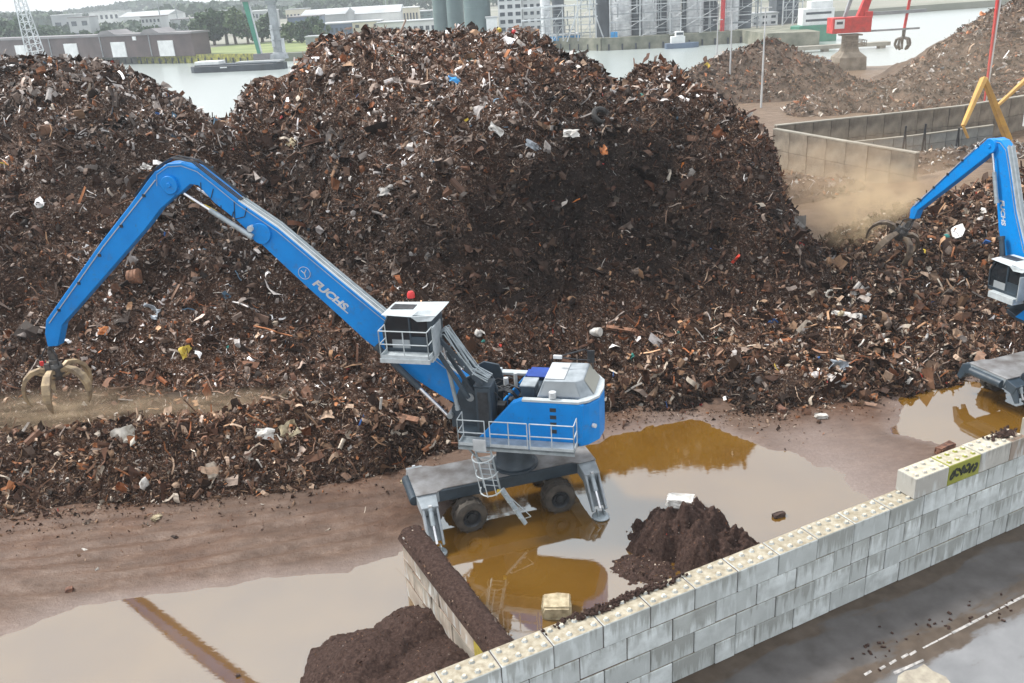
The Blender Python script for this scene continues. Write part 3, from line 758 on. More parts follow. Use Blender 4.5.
# clods of mud dropped on the road
ch = MB(); rr = random.Random(9)
for i in range(45):
    px = rr.uniform(850, 1020); py = 655-(px-850)*.33+rr.gauss(0, 9); q = to_wall(px, py)
    if q[1] > -.2: continue
    s = rr.uniform(.02, .07); ch.box((q[0], q[1], s*.3), (s*1.8, s*1.1, s*.8), Euler((rr.random(), rr.random(), rr.random()*6)).to_matrix())
m_ = wall_child('mud_clods', ch, 'earth', 0); m_['kind'] = 'stuff'

# ------------------------------------------------------------------ block walls
def block_mesh(name, L, mat, studs=True, socket=False, jit=0.0, seed=0, H=.8, D=.8):
    rj = random.Random(seed); mb = MB(); c = .022
    bm = bmesh.new(); bmesh.ops.create_cube(bm, size=1)
    for v in bm.verts: v.co = Vector((v.co.x*(L-.03), v.co.y*(D-.01), (v.co.z+.5)*(H-.024)))
    bmesh.ops.bevel(bm, geom=bm.edges[:], offset=c, segments=1, affect='EDGES')
    if jit:
        bmesh.ops.subdivide_edges(bm, edges=bm.edges[:], cuts=1, use_grid_fill=True)
        for v in bm.verts: v.co += Vector((rj.gauss(0, jit), rj.gauss(0, jit), rj.gauss(0, jit*.6)))
    if studs:
        nx = int(round(L/.4))
        for i in range(nx):
            for j in (-.2, .2):
                r = bmesh.ops.create_cone(bm, cap_ends=True, segments=6, radius1=.095, radius2=.052, depth=.07)
                off = Vector((-L/2+.2+.4*i+rj.gauss(0,.006), j, (-.035 if socket else .035)+H-.025))
                for v in r['verts']: v.co += off
    me = bpy.data.meshes.new(name); bm.to_mesh(me); bm.free(); me.materials.append(MAT[mat]); return me
BM = {}
def get_block(L, mat, studs, v=0):
    k = (round(L, 2), mat, studs, v)
    if k not in BM: BM[k] = block_mesh('concrete_block', L, mat, studs, seed=v*7+1)
    return BM[k]
wall = empty('concrete_block_wall', (W0[0], W0[1], 0), WH, label='long pale wall of stacked studded concrete blocks crossing the lower right corner', cat='wall')
rb = random.Random(21)
def put_block(parent, s, t, z, L, mat, studs, rz=0., v=0):
    o = bpy.data.objects.new('concrete_block', get_block(L, mat, studs, v)); COL.objects.link(o); o.parent = parent
    o.location = (s+rb.gauss(0, .002), t+rb.gauss(0, .008), z); o.rotation_euler = (0, 0, rz+rb.gauss(0, .004)); return o
for c in range(4):
    s = -8.0-(.8 if c % 2 == 0 else 0); first = True
    while s < 34:
        L = 1.6
        if c < 3 and rb.random() < .22: L = .8
        elif c < 3 and rb.random() < .0: L = 1.2
        put_block(wall, s+L/2, .4, c*.8, L, 'block', c == 3 , v=rb.randint(0, 2))
        if L == .8:
            put_block(wall, s+1.2, .4, c*.8, .8, 'block', c == 3, v=rb.randint(0, 2))
        s += 1.6
MB().box((13,.4,1.58),(43.6,.70,3.14)).build('joint_backing', 'brown_earth', wall)  # dark box added inside the wall so the open joints read dark
for s, L, mt, v in ((15.45, 1.6, 'block_pale', 0), (17.05, 1.6, 'block_yellow', 0), (18.65, 1.6, 'block_pale', 1), (20.25, .8, 'block_tan', 0)):
    o = put_block(wall, s+L/2, .4, 3.2, L, mt, True, v=v)
    if mt == 'block_yellow':
        o['label'] = 'block sprayed yellow-green with dark scrawl'
        sc = MB(); r6 = random.Random(3)
        for k in range(7):
            x = -.6+k*.19; z = .42+r6.uniform(-.08, .08)
            pts = [(x+.1*math.sin(q*1.3+k), -.408, z+.16*math.cos(q*1.1+k*2)) for q in range(6)]
            for a_, b2 in zip(pts[:-1], pts[1:]): sc.beam(a_, b2, .085, .008, up=(0, 1, 0))
        simple('scrawl', (.03, .035, .02), None, 4, .7, bs=0)
        g_ = sc.build('painted_scrawl', 'scrawl', o)
put_block(wall, 23.0, .62, 3.2, 1.6, 'block_pale', True, .03, 2)
put_block(wall, 24.75, .62, 3.2, 1.6, 'block_pale', True, .0, 1)
# earth spilled on the wall top
def crumb_heap(name, center_fn, n, mat, smin, smax, parent=None, seed=1):
    rj = random.Random(seed); mb = MB()
    for i in range(n):
        p = center_fn(rj); s = rj.uniform(smin, smax)
        mb.box(p, (s*rj.uniform(.8, 1.8), s, s*.8), Euler((rj.random()*6, rj.random()*6, rj.random()*6)).to_matrix())
    return mb.build(name, mat, parent)
def heap_obj(name, cells, hfun, st, mat, bbox, label, cat, base_z=0., seed=0, kids=True, palc=None, nscrap=0, ssz=.05):
    x0, x1, y0, y1 = bbox; xs = np.arange(x0, x1, st); ys = np.arange(y0, y1, st); Xg, Yg = np.meshgrid(xs, ys, indexing='ij')
    Z = hfun(Xg, Yg); ny = len(ys); I = np.arange(Z.size).reshape(Z.shape)
    f = np.stack([I[:-1, :-1], I[1:, :-1], I[1:, 1:], I[:-1, 1:]], -1).reshape(-1, 4); Zf = Z.ravel(); f = f[Zf[f].max(1) > base_z-.06]
    used = np.unique(f); mp = np.full(Zf.size, -1); mp[used] = np.arange(len(used))
    cx, cy = (x0+x1)/2, (y0+y1)/2
    v = np.stack([Xg.ravel()-cx, Yg.ravel()-cy, np.maximum(Zf, base_z-.12)-base_z], -1)[used]
    root = empty(name, (cx, cy, base_z), label=label, cat=cat)
    o = bpy.data.objects.new('heap_body', npmesh('heap_body', v, mp[f], mat, True)); COL.objects.link(o); o.parent = root
    if nscrap:
        r5 = np.random.default_rng(seed+5); X = r5.uniform(x0, x1, nscrap*3); Y_ = r5.uniform(y0, y1, nscrap*3); z = hfun(X, Y_); ok = z > base_z+.0
        X, Y_, z = X[ok][:nscrap], Y_[ok][:nscrap], z[ok][:nscrap]
        sc = scatter('crumbs', root, X-cx, Y_-cy, z-base_z, np.clip(np.exp(r5.normal(size=len(X))*.4)*ssz, .02, .4), {k: np.full(len(X), w) for k, w in (palc or {'dark': 1.}).items()}, r5)
    return root
# block stub wall at right angles, running back into the yard
ts = np.array([-.95, 19.6]); te = np.array([-4.27, 26.1]); sdv = (te-ts); sL = float(np.linalg.norm(sdv)); sdv /= sL; SH = math.atan2(sdv[1], sdv[0])
stub = empty('short_block_wall', (ts[0], ts[1], 0), SH, label='short stub wall of weathered tan blocks capped with brown earth, joining the long wall', cat='wall')
for c in range(3):
    ed = [.3]+[e for e in np.arange(1.6 if c % 2 else .9, sL-.7, 1.6)]+[sL]
    for a0, a1 in zip(ed[:-1], ed[1:]):
        o = bpy.data.objects.new('concrete_block', block_mesh('concrete_block', a1-a0, 'block_tan', False, jit=.012, seed=int(a0*10)+c*31+100)); COL.objects.link(o)
        o.parent = stub; o.location = ((a0+a1)/2, -.4+rb.gauss(0, .012), c*.83); o.rotation_euler = (rb.gauss(0, .006), 0, rb.gauss(0, .008))
yb = MB().box((1.05, .006, 2.0), (.9, .03, .95)).build('painted_panel', 'warning_yellow', stub)
simple('dull_yellow', (.45, .36, .04), (.25, .19, .05), 5, .7); yb.data.materials.clear(); yb.data.materials.append(MAT['dull_yellow'])
xs_ = np.linspace(.2, sL+.03, 90); yy_ = np.linspace(-.88, .08, 16); XX, YY = np.meshgrid(xs_, yy_, indexing='ij')
ZZ = 2.46+.34*np.clip(1-np.abs((YY+.4)/.5)**3, 0, 1)+fbm(XX, YY, 4, 2.2)*.09+fbm(XX, YY, 3, 8.)*.04
ZZ = np.where((np.abs(YY+.4) > .43), 2.42, ZZ)
I = np.arange(XX.size).reshape(XX.shape); f = np.stack([I[:-1, :-1], I[1:, :-1], I[1:, 1:], I[:-1, 1:]], -1).reshape(-1, 4)
o = bpy.data.objects.new('earth_cap', npmesh('earth_cap', np.stack([XX, YY, ZZ], -1).reshape(-1, 3), f, 'earth', True)); COL.objects.link(o); o.parent = stub; o['kind'] = 'stuff'
r5 = np.random.default_rng(2); n = 1800; X = r5.uniform(.25, sL, n); Y_ = r5.uniform(-.84, .04, n)
scatter('crumbs', stub, X, Y_, 2.62+.12*(1-np.abs((Y_+.4)/.45)), np.clip(np.exp(r5.normal(size=n)*.4)*.045, .02, .2), {'dark': np.ones(n), 'berm': np.full(n, .5)}, r5)
# the two earth heaps by the wall and the low flat one
def peak(pts, slope, amp, sc):
    def h(x, y):
        z = np.full(np.shape(x), -9.)
        for (px, py, pz, r) in pts:
            d = np.hypot(x-px, y-py); z = np.maximum(z, pz-slope*(np.sqrt(d*d+r*r)-r))
        return z+fbm(x, y, 5, sc)*amp+fbm(x, y, 3, 5.)*.09
    return h
def PZ(px, py, z): return tuple(G(px, py, z)[:2])
p1, p2, p3 = PZ(415, 612, 1.5), PZ(372, 645, 1.5), PZ(440, 655, 1.8)
heap_obj('earth_heap', None, peak([(*p1, 1.1, .5), (*p2, 1.35, .7), (*p3, 1.6, .8), (*PZ(395, 690, 1.4), 1.4, .8), (*PZ(345, 665, .8), .8, .5)], .62, .26, .9), .07, 'earth', (-7.2, .2, 16.2, 26.5),
         'reddish-brown fine earth heap in the corner left of the stub wall', 'earth heap', 0., 3, nscrap=3800, ssz=.04)
q = [(*PZ(668, 506, 1.7), 1.65, .25), (*PZ(690, 502, 1.8), 1.75, .3), (*PZ(708, 510, 1.5), 1.5, .3), (*PZ(722, 526, 1.1), 1.1, .35), (*PZ(742, 534, .8), .75, .3), (*PZ(700, 528, 1.3), 1.35, .3), (*PZ(728, 548, .8), .8, .4), (*PZ(765, 548, .5), .4, .3), (*PZ(656, 532, .5), .5, .2)]
heap_obj('earth_heap', None, peak(q, 1.35, .75, 2.0), .05, 'earth', (3.2, 10.5, 24.2, 31.2),
         'lumpy dark brown earth heap with a white lump on top, behind the long wall', 'earth heap', 0., 4, nscrap=3000, ssz=.045)
heap_obj('earth_heap', None, peak([(*PZ(640, 567, .1), .17, .3), (*PZ(656, 566, .1), .14, .3), (*PZ(628, 568, .1), .12, .2)], .3, .1, 1.6), .05, 'earth', (2.2, 6.8, 25.0, 28.6),
         'small flat patch of gravelly earth rising from the puddle', 'earth heap', 0., 5, nscrap=900, ssz=.05, palc={'berm': 1., 'dark': .5})
# loose earth along the wall top
root = empty('spilled_earth', wp(4.2, .55, 3.2), WH, label='dark earth spilled along the top of the long wall above the loose concrete cube', cat='spilled earth')
rj = random.Random(6); mb = MB()
for i in range(420):
    x = rj.gauss(0, .95); y = .12+rj.gauss(0, .07)+.05*math.sin(x*3); s = rj.uniform(.03, .085); z = max(.01, .09-abs(y-.12)*.5)*rj.random()
    mb.box((x, y, z), (s*1.4, s, s*.8), Euler((rj.random()*6, rj.random()*6, 0)).to_matrix())
mb.build('crumbs', 'earth', root)['kind'] = 'stuff'
root = empty('spilled_earth', wp(20.4, .4, 4.0), WH, label='dark smear of earth on the raised blocks at the right edge', cat='spilled earth')
mb = MB()
for i in range(140):
    x = rj.gauss(0, .25); y = rj.gauss(.1, .1); s = rj.uniform(.03, .08); mb.box((x, y, .02+.03*rj.random()), (s*1.5, s, s*.6), Euler((rj.random(), rj.random(), rj.random()*6)).to_matrix())
mb.build('crumbs', 'earth', root)['kind'] = 'stuff'
# loose concrete cube in the puddle, white lump, brown block
def rough_block(name, loc, dims, rz, mat, label, cat, seed=0, jit=.02, tilt=0):
    bm = bmesh.new(); bmesh.ops.create_cube(bm, size=1)
    for v in bm.verts: v.co = Vector((v.co.x*dims[0], v.co.y*dims[1], (v.co.z+.5)*dims[2]))
    bmesh.ops.bevel(bm, geom=bm.edges[:], offset=min(dims)*.12, segments=2, affect='EDGES')
    bmesh.ops.subdivide_edges(bm, edges=bm.edges[:], cuts=1, use_grid_fill=True)
    rj = random.Random(seed)
    for v in bm.verts: v.co += Vector((rj.gauss(0, jit), rj.gauss(0, jit), rj.gauss(0, jit)))
    me = bpy.data.meshes.new(name); bm.to_mesh(me); bm.free(); me.materials.append(MAT[mat])
    o = bpy.data.objects.new(name, me); COL.objects.link(o); o.location = tuple(map(float, loc)); o.rotation_euler = (tilt, tilt*.5, rz)
    return tag(o, label, cat)
simple('stone_tan', (.50, .43, .29), (.26, .21, .13), 4, .85, bs=.5, bd=.03)
simple('stone_white', (.72, .72, .70), (.5, .48, .45), 4, .8, bs=.4, bd=.02)
simple('rust_brown', (.20, .09, .05), (.08, .04, .03), 4, .8, bs=.4, bd=.02)
g = G(557, 612, 0); rough_block('concrete_cube', (g[0], g[1], -.06), (.98, .8, .56), R(-4), 'stone_tan', 'tan concrete cube lying alone in the ochre puddle', 'concrete block', 2)
g = G(677, 495, 1.85); rough_block('white_lump', (g[0]+.1, g[1]-.15, 1.5), (.95, .5, .34), R(-12), 'stone_white', 'white lump of concrete on top of the dark earth heap', 'concrete lump', 5, .04, .1)
g = G(652, 530, .6); rough_block('pale_stone', (g[0], g[1], .35), (.22, .2, .5), .4, 'stone_tan', 'narrow pale stone stuck in the left flank of the dark earth heap', 'stone', 6, .03, .2)
g = G(945, 449, .2); rough_block('rusty_block', (g[0], g[1], .05), (1.0, .35, .35), .5, 'rust_brown', 'rust-brown block on the mud just behind the raised blocks', 'scrap block', 7)
g = G(776, 521, .0); rough_block('mud_clod', (g[0]+.2, g[1]+.3, -.02), (.5, .2, .16), .3, 'brown_earth', 'small dark clod at the edge of the wet mud behind the wall', 'clod', 8)
g = G(70, 592, .0); rough_block('brown_stone', (g[0], g[1], .02), (.24, .2, .16), .3, 'rust_brown', 'single brown stone on the wet mud at the left', 'stone', 9)
g = G(238, 676, .0); rough_block('dark_stone', (g[0], g[1], -.03), (.12, .1, .1), .3, 'brown_earth', 'tiny dark stone poking out of the left puddle', 'stone', 10, .005)
g = G(157, 520, .0); rough_block('tan_stone', (g[0], g[1], .03), (.3, .2, .16), .3, 'stone_tan', 'tan stone at the foot of the low scrap bank', 'stone', 11)

# ------------------------------------------------------------------ material handlers
TXT = {}
def text_mesh(word, size, shear=.25, ext=.004, off=.0):
    c = bpy.data.curves.new('lettering', 'FONT'); c.body = word; c.size = size; c.shear = shear; c.extrude = ext; c.offset = off
    c.align_x = 'LEFT'; o = bpy.data.objects.new('t', c); COL.objects.link(o)
    dg = bpy.context.evaluated_depsgraph_get(); me = bpy.data.meshes.new_from_object(o.evaluated_get(dg))
    bpy.data.objects.remove(o); return me
def railing(parent, pts, z0, h, mat='rail_white', name='railing', mid=True, close=False, r=.022, step=1.0):
    mb = MB(); P = [Vector((p[0], p[1], 0)) for p in pts]
    for a, b2 in zip(P[:-1], P[1:]):
        L = (b2-a).length; n = max(1, round(L/step))
        for k in range(n+1):
            q = a.lerp(b2, k/n); mb.cyl((q.x, q.y, z0), (q.x, q.y, z0+h), r, 6)
        for zz in ([h, h*.52] if mid else [h]):
            mb.cyl((a.x, a.y, z0+zz), (b2.x, b2.y, z0+zz), r, 6)
        mb.beam((a.x, a.y, z0+.07), (b2.x, b2.y, z0+.07), .02, .13)
    return mb.build(name, mat, parent)
def wheel(parent, x, y, r=.66, side=1):
    w = empty('wheel', (x, y, r)); w.parent = parent
    mb = MB(); W2 = .17
    prof = [(.36, -W2), (.44, -W2-.02), (.58, -W2), (.65, -W2+.06), (.66, 0), (.65, W2-.06), (.58, W2), (.44, W2+.02), (.36, W2)]
    for dy in (-.2, .2): mb.lathe([(a, b_+dy) for a, b_ in prof], axis='y', n=28)
    t = mb.build('tyre', 'rubber', w, smooth=True)
    tr = MB()
    for dy in (-.2, .2):
        for k in range(26):
            a = 2*math.pi*k/26; tr.box((.655*math.cos(a), dy+(.07 if k % 2 else -.07), .655*math.sin(a)), (.03, .17, .07), Euler((0, -a, 0)).to_matrix())
    tr.build('tread_lugs', 'rubber', w)
    rm = MB(); rm.lathe([(.37, -.40), (.33, -.36), (.30, -.25), (.17, -.23), (.15, -.30), (.0, -.30)], axis='y', n=20)
    rm.lathe([(.37, .40), (.33, .36), (.30, .25), (.17, .23), (.15, .30), (.0, .30)], axis='y', n=20)
    rm.lathe([(.37, -.4), (.37, .4)], axis='y', n=20)
    for k in range(10):
        a = 2*math.pi*k/10
        for s in (-1, 1): rm.cyl((.235*math.cos(a), s*.24, .235*math.sin(a)), (.235*math.cos(a), s*.29, .235*math.sin(a)), .022, 6)
    rm.build('rim', 'dark_steel', w, smooth=True)
    return w

def hydraulic(parent, name, p, q, r, frac=.55, mat='steel_grey'):
    p, q = Vector(p), Vector(q); m = p.lerp(q, frac)
    o = MB().cyl(p, m, r, 12).cyl(p-(q-p).normalized()*.05, p+(q-p).normalized()*.12, r*1.25, 12).build(name, mat, parent, smooth=True)
    MB().cyl(m, q, r*.55, 10).build('rod', 'chrome', o, smooth=True)
    return o

def catwalk(U_, root, zf=3.55):
    cw_ = U_.b(MB().box((-.65,1.83,zf+.17),(4.5,.78,.06)).box((-.65,2.2,zf+.12),(4.5,.04,.16)).box((-.65,1.46,zf+.1),(4.5,.04,.12)), 'catwalk', 'galvanised', .005)
    for x0, x1 in ((1.58,.52),(.32,-1.12),(-1.22,-2.88)):
        railing(cw_, [(x0,2.18),(x1,2.18)], zf+.2, 1.08, step=.75)
    railing(cw_, [(-2.88,2.18),(-2.88,1.5)], zf+.2, 1.08, step=.7); railing(cw_, [(1.58,2.18),(1.58,1.5)], zf+.2, 1.08, step=.7)
    MB().beam((1.45,1.9,zf+.1),(.75,1.9,zf-.75),.06).build('brace', 'galvanised', cw_)
    lad = MB(); top, bot = Vector((.62,2.26,zf+.12)), Vector((.30,2.42,2.1))
    for dx in (-.3, .3): lad.beam(top+Vector((dx,0,0)), bot+Vector((dx,0,0)), .06, .05)
    for k in range(7): q = top.lerp(bot, (k+.5)/7); lad.cyl(q-Vector((.3,0,0)), q+Vector((.3,0,0)), .022, 6)
    la = U_.b(lad, 'ladder', 'galvanised', 0)
    cage = MB()
    for k in (.12, .52, .97):
        q = top.lerp(bot, k); pts = [q+Vector((.42*math.cos(t), .08+.6*math.sin(t), 0)) for t in np.linspace(0, math.pi, 9)]; cage.tube(pts, .026, 5)
    for t in (.25*math.pi, .5*math.pi, .75*math.pi):
        e = Vector((.42*math.cos(t), .08+.6*math.sin(t), 0)); cage.tube([top.lerp(bot, .1)+e, bot+e], .022, 5)
    cage.build('safety_cage', 'rail_white', la)
    MB().box((.66,2.5,zf+.42),(.5,.04,.5)).build('gate_plate', 'white_paint', la, .01)
    MB().box((.04,2.45,2.0),(.13,.1,.13)).build('yellow_marker', 'warning_yellow', la)
    low = MB(); t2, b2 = Vector((.0,2.2,1.95)), Vector((-.95,2.45,.62))
    low.beam(t2, b2, .26, .09, w2=.18); low.beam(t2+Vector((-.2,.12,-.1)), b2+Vector((-.25,.12,.45)), .035); low.beam(b2+Vector((-.25,.12,.45)), b2+Vector((0,.05,.3)), .035)
    K2 = U_.b(low, 'folding_step', 'galvanised', .01)
    for k in range(4): q = t2.lerp(b2, (k+.6)/4.4); MB().box(q+Vector((0,.06,.04)), (.2,.1,.03)).build('tread', 'rail_white', K2)

def material_handler(cfg):
    C = cfg['C']; root = empty(cfg['name'], (C[0], C[1], 0), 0, label=cfg['label'], cat='crane' if cfg.get('crane') else 'material handler', group=cfg.get('group'))
    # every part is modelled in the slewing or the chassis frame, then turned and set down under the root
    def place(o, ang, off=(0,0,0)):
        o.rotation_euler = (0, 0, ang); o.location = Vector(off); return o
    body = cfg['paint']; ang = R(cfg['heading']); chang = R(cfg.get('chassis_heading', 15.6)); choff = cfg.get('choff', (0,0,0))
    class Fr:                                # wraps build so that parts land in the right frame
        def __init__(s, a, off): s.a, s.off = a, off
        def b(s, mb, name, mat, bevel=.015, smooth=False): return place(mb.build(name, mat, root, bevel, smooth), s.a, s.off)
    U_ = Fr(ang, (0,0,0)); K = Fr(chang, choff)
    # chassis -----------------------------------------------------
    hw_, z0, z1 = .98, 1.28, 1.82
    side = MB()
    side.slab([(-3.0,-hw_),(3.0,-hw_),(3.0,hw_),(-3.0,hw_)], z0, z1-.03)
    K.b(side, 'chassis_beam', 'slate_paint', .03)
    K.b(MB().slab([(-3.85,-hw_-.1),(-3.05,-hw_-.12),(-2.75,-hw_+.06),(2.6,-hw_+.06),(2.85,-hw_-.12),(3.6,-hw_-.1),(3.6,hw_+.1),(2.85,hw_+.12),(2.6,hw_-.06),(-2.75,hw_-.06),(-3.05,hw_+.12),(-3.85,hw_+.1)], z1-.028, z1+.02), 'deck_plate', 'deck_grey', .01)
    K.b(MB().slab([(-3.83,-hw_-.06),(-2.95,-hw_-.06),(-2.95,hw_+.06),(-3.83,hw_+.06)], z0+.06, z1-.032), 'end_beam', 'light_grey_paint', .02)
    K.b(MB().slab([(2.85,-hw_-.06),(3.58,-hw_-.06),(3.58,hw_+.06),(2.85,hw_+.06)], z0+.06, z1-.032), 'end_beam', 'light_grey_paint', .02)
    K.b(MB().cyl((-3.9,-hw_+.1,1.5),(-3.9,hw_-.1,1.5),.2,12), 'end_tube', 'slate_paint', 0, True)
    for x in (-1.86, 1.86):
        K.b(MB().box((x,0,.68),(.34,1.5,.34)).box((x,0,1.05),(.5,.8,.5)), 'axle', 'dark_steel')
        for s in (-1, 1):
            w = wheel(root, 0, 0); c, s2 = math.cos(chang), math.sin(chang); y = s*1.22
            w.location = (choff[0]+x*c-y*s2, choff[1]+x*s2+y*c, .66-.03); w.rotation_euler = (0, 0, chang+(R(4) if x < 0 else -R(3)))
    rw = cfg.get('stow', False)
    for x in (-3.45, 3.2):
        for s in (-1, 1):
            y0 = s*(hw_-.05); y1 = s*1.62; y2 = s*2.48; zf2 = .02
            if rw: y1 = s*1.5; y2 = s*1.75; zf2 = .55
            arm = MB()
            arm.beam((x, y0, 1.55), (x, y1, 1.36), .78, .5, w2=.66, h2=.44)
            for dx in (-.27, .27):
                arm.beam((x+dx, y1-s*.12, 1.38), (x+dx, y2-s*.08, zf2+.26), .09, .46, h2=.24)
            arm.beam((x, y1-s*.22, 1.12), (x, y2-s*.3, zf2+.34), .5, .05)
            o = K.b(arm, 'outrigger', 'slate_paint' if rw else 'light_grey_paint', .02)
            cy = hydraulic(o, 'outrigger_cylinder', (x, y1-s*.05, 1.5), (x, y2-s*.02, zf2+.4), .10, .5, 'galvanised')
            if rw: continue
            ft = MB().lathe([(0, .0), (.34, .0), (.36, .05), (.30, .11), (.1, .14), (0, .14)], c=(x, y2, zf2), n=16).box((x-.13, y2, zf2+.2), (.05, .26, .26)).box((x+.13, y2, zf2+.2), (.05, .26, .26))
            ft.build('foot', 'galvanised', o)
            MB().box((x, y1+s*.02, 1.6), (.13, .09, .07)).build('marker_lamp', 'white_paint', o)
    # pedestal ----------------------------------------------------
    U_.b(MB().lathe([(0,1.83),(.95,1.83),(.95,1.93),(.84,1.95),(.74,2.1),(.70,3.2),(.9,3.35),(1.15,3.4),(1.15,3.6),(0,3.6)], n=32), 'pedestal', 'slate_paint', 0, True)
    zf = 3.55
    # deck of the upper carriage
    U_.b(MB().slab([(1.9,-1.0),(1.9,1.0),(.9,1.38),(-2.9,1.38),(-3.3,.9),(-3.3,-.9),(-2.9,-1.38),(.9,-1.38)], zf, zf+.22), 'upper_frame', 'slate_paint', .02)
    # tower that carries boom foot and cab arms
    for s in (-1, 1):
        U_.b(MB().prism([(2.35,zf+.1),(2.3,4.5),(1.75,5.75),(1.15,6.1),(.55,6.0),(.35,5.4),(.55,zf+.1)], s*.46, s*.56), 'tower_plate', 'slate_paint')
    if cfg.get('rails', True):
      U_.b(MB().box((.75,.98,4.75),(.62,.7,2.1)).box((.75,.98,5.86),(.7,.78,.08)), 'access_column', 'slate_paint', .03)
      U_.b(MB().box((.75,1.34,4.75),(.42,.02,1.75)), 'column_door', 'dark_steel', .01)
    U_.b(MB().cyl((1.5,-.6,5.0),(1.5,.6,5.0),.17,16).cyl((2.35,-.75,4.2),(2.35,.75,4.2),.12,12), 'pins', 'steel_grey', 0, True)
    # body: near and far fairings, counterweight, hood, machinery
    near = [(1.0,zf+.15),(-3.05,zf+.15),(-3.15,5.35),(-.75,5.42),(-.4,5.28)]
    for s in (1, -1):
        U_.b(MB().prism(near, s*1.12, s*1.42), 'side_fairing', body, .035)
    cw = MB(); cw.slab([(-2.95,1.43),(-3.3,1.2),(-3.62,.72),(-3.70,0),(-3.62,-.72),(-3.3,-1.2),(-2.95,-1.43),(-2.6,-1.0),(-2.6,1.0)], zf+.02, 5.3)
    c_ = U_.b(cw, 'counterweight', body, .05)
    MB().cyl((-3.42,1.05,4.35),(-3.54,1.11,4.35),.085,12).build('rear_lamp', 'white_paint', c_)
    rim_ = U_.b(MB().slab([(-.8,1.43),(-2.95,1.44),(-3.32,1.21),(-3.64,.72),(-3.72,0),(-3.64,-.72),(-3.32,-1.21),(-2.95,-1.44),(-.8,-1.43),(-.8,-1.2),(-2.9,-1.2),(-3.2,-.9),(-3.4,0),(-3.2,.9),(-2.9,1.2),(-.8,1.2)], 5.36, 5.46), 'top_rim', 'rail_white' if body != 'yellow_paint' else 'yellow_paint', .01)
    hd = MB(); hd.add([(-1.3,1.02,5.4),(-3.0,1.02,5.4),(-3.45,.75,5.4),(-3.45,-1.0,5.4),(-1.3,-1.05,5.4),(-1.55,.86,6.02),(-2.8,.86,6.05),(-3.02,.65,6.05),(-3.02,-.9,6.05),(-1.55,-.92,6.02)],
           [(0,1,6,5),(1,2,7,6),(2,3,8,7),(3,4,9,8),(4,0,5,9),(5,6,7,8,9)])
    ho = U_.b(hd, 'engine_hood', 'light_grey_paint', .03)
    MB().box((-1.95,0,6.055),(.75,1.5,.03)).build('hood_panel', 'white_paint', ho, .01)
    MB().add([(-3.05,.62,6.0),(-3.05,-.85,6.0),(-3.42,-.92,5.47),(-3.42,.68,5.47)],[(0,1,2,3)]).build('grille', 'hood_vent', ho).location = (-.012, 0, .012)
    MB().add([(-1.62,.885,5.98),(-2.75,.885,6.0),(-2.95,1.025,5.46),(-1.42,1.025,5.46)],[(0,1,2,3)]).build('side_panel', 'steel_grey', ho).location = (0, .012, .005)
    U_.b(MB().box((-1.0,-.2,5.15),(.5,1.9,.5)).box((-.9,.45,5.48),(.55,.75,.44)), 'cooler_box', 'slate_paint', .03)
    U_.b(MB().box((-.45,.6,5.78),(.02,.02,.02)).box((-.9,.45,5.73),(.6,.8,.06)), 'cooler_lid', 'light_grey_paint', .01)
    U_.b(MB().box((-.95,-.85,5.5),(.9,.62,.12)).box((-1.0,-.9,5.56),(.8,.9,.03)), 'far_cover', 'blue_dark' if body != 'yellow_paint' else body, .02)
    U_.b(MB().box((.2,-1.05,5.42),(1.5,.32,.12)).box((.75,-1.1,5.5),(.3,.3,.1)), 'tank_top', 'rail_white', .02)
    mach = MB(); rj = random.Random(12)
    for i in range(16):
        mach.box((rj.uniform(-.8,.35), rj.uniform(-.75,.75), rj.uniform(4.1,5.05)), (rj.uniform(.2,.6), rj.uniform(.2,.5), rj.uniform(.2,.6)))
    for i in range(10):
        x = rj.uniform(-.7,.2); y = rj.uniform(-.7,.7); mach.tube([(x,y,5.0),(x+.2,y+.1,5.35),(x+.5,y,5.4),(x+.9,y*.5,5.2)], .035)
    U_.b(mach, 'pump_group', 'dark_steel', .01)
    U_.b(MB().cyl((-.1,-.55,5.0),(-.1,-.55,5.62),.075,10).cyl((.25,-.35,5.1),(.25,-.35,5.5),.1,10), 'air_filter', 'white_paint', 0, True)
    U_.b(MB().cyl((-1.95,1.24,5.44),(-1.95,1.24,5.50),.06,12).cyl((-1.95,1.24,5.50),(-1.95,1.24,5.74),.14,16), 'filler_cap', 'white_paint', 0, True)
    st = U_.b(MB().box((-1.98,1.425,4.6),(.36,.02,1.5)), 'step_panel', body, .005)
    for k in range(4): MB().box((-1.98,1.437,4.18+k*.3),(.24,.012,.16)).build('step_hole', 'dark_steel', st)
    mr = U_.b(MB().tube([(-3.2,-.8,5.45),(-3.15,-.85,6.5),(-2.9,-.6,6.75),(-2.0,-.3,6.55)], .025).tube([(-3.1,-.6,6.3),(-2.6,-.4,6.4),(-2.0,-.3,6.5)], .02).box((-3.1,-.85,6.35),(.28,.06,.5)), 'mast_bracket', 'dark_steel', 0)
    MB().box((-1.9,-.28,6.52),(.34,.12,.12)).build('mast_lamp', 'white_paint', mr)
    # catwalk, stairs
    if cfg.get('rails', True): catwalk(U_, root)
    # boom ---------------------------------------------------------
    top_, bot_ = cfg['boom']; piv = cfg['pivot']
    bw = cfg.get('bw', .28)
    bo = U_.b(MB().prism(top_+bot_, -bw, bw), 'boom', body, .03)
    plate = MB()
    tp = [p for p in top_ if p[0] >= cfg['boom_plate'][0] and p[0] <= cfg['boom_plate'][1]]
    for a, b_ in zip(tp[:-1], tp[1:]):
        plate.beam((a[0], 0, a[1]+.035), (b_[0], 0, b_[1]+.035), bw*1.7, .06, up=(0,0,1))
    plate.build('top_plate', 'door_white' if cfg.get('big', True) else 'rail_white', bo)
    hose = MB()
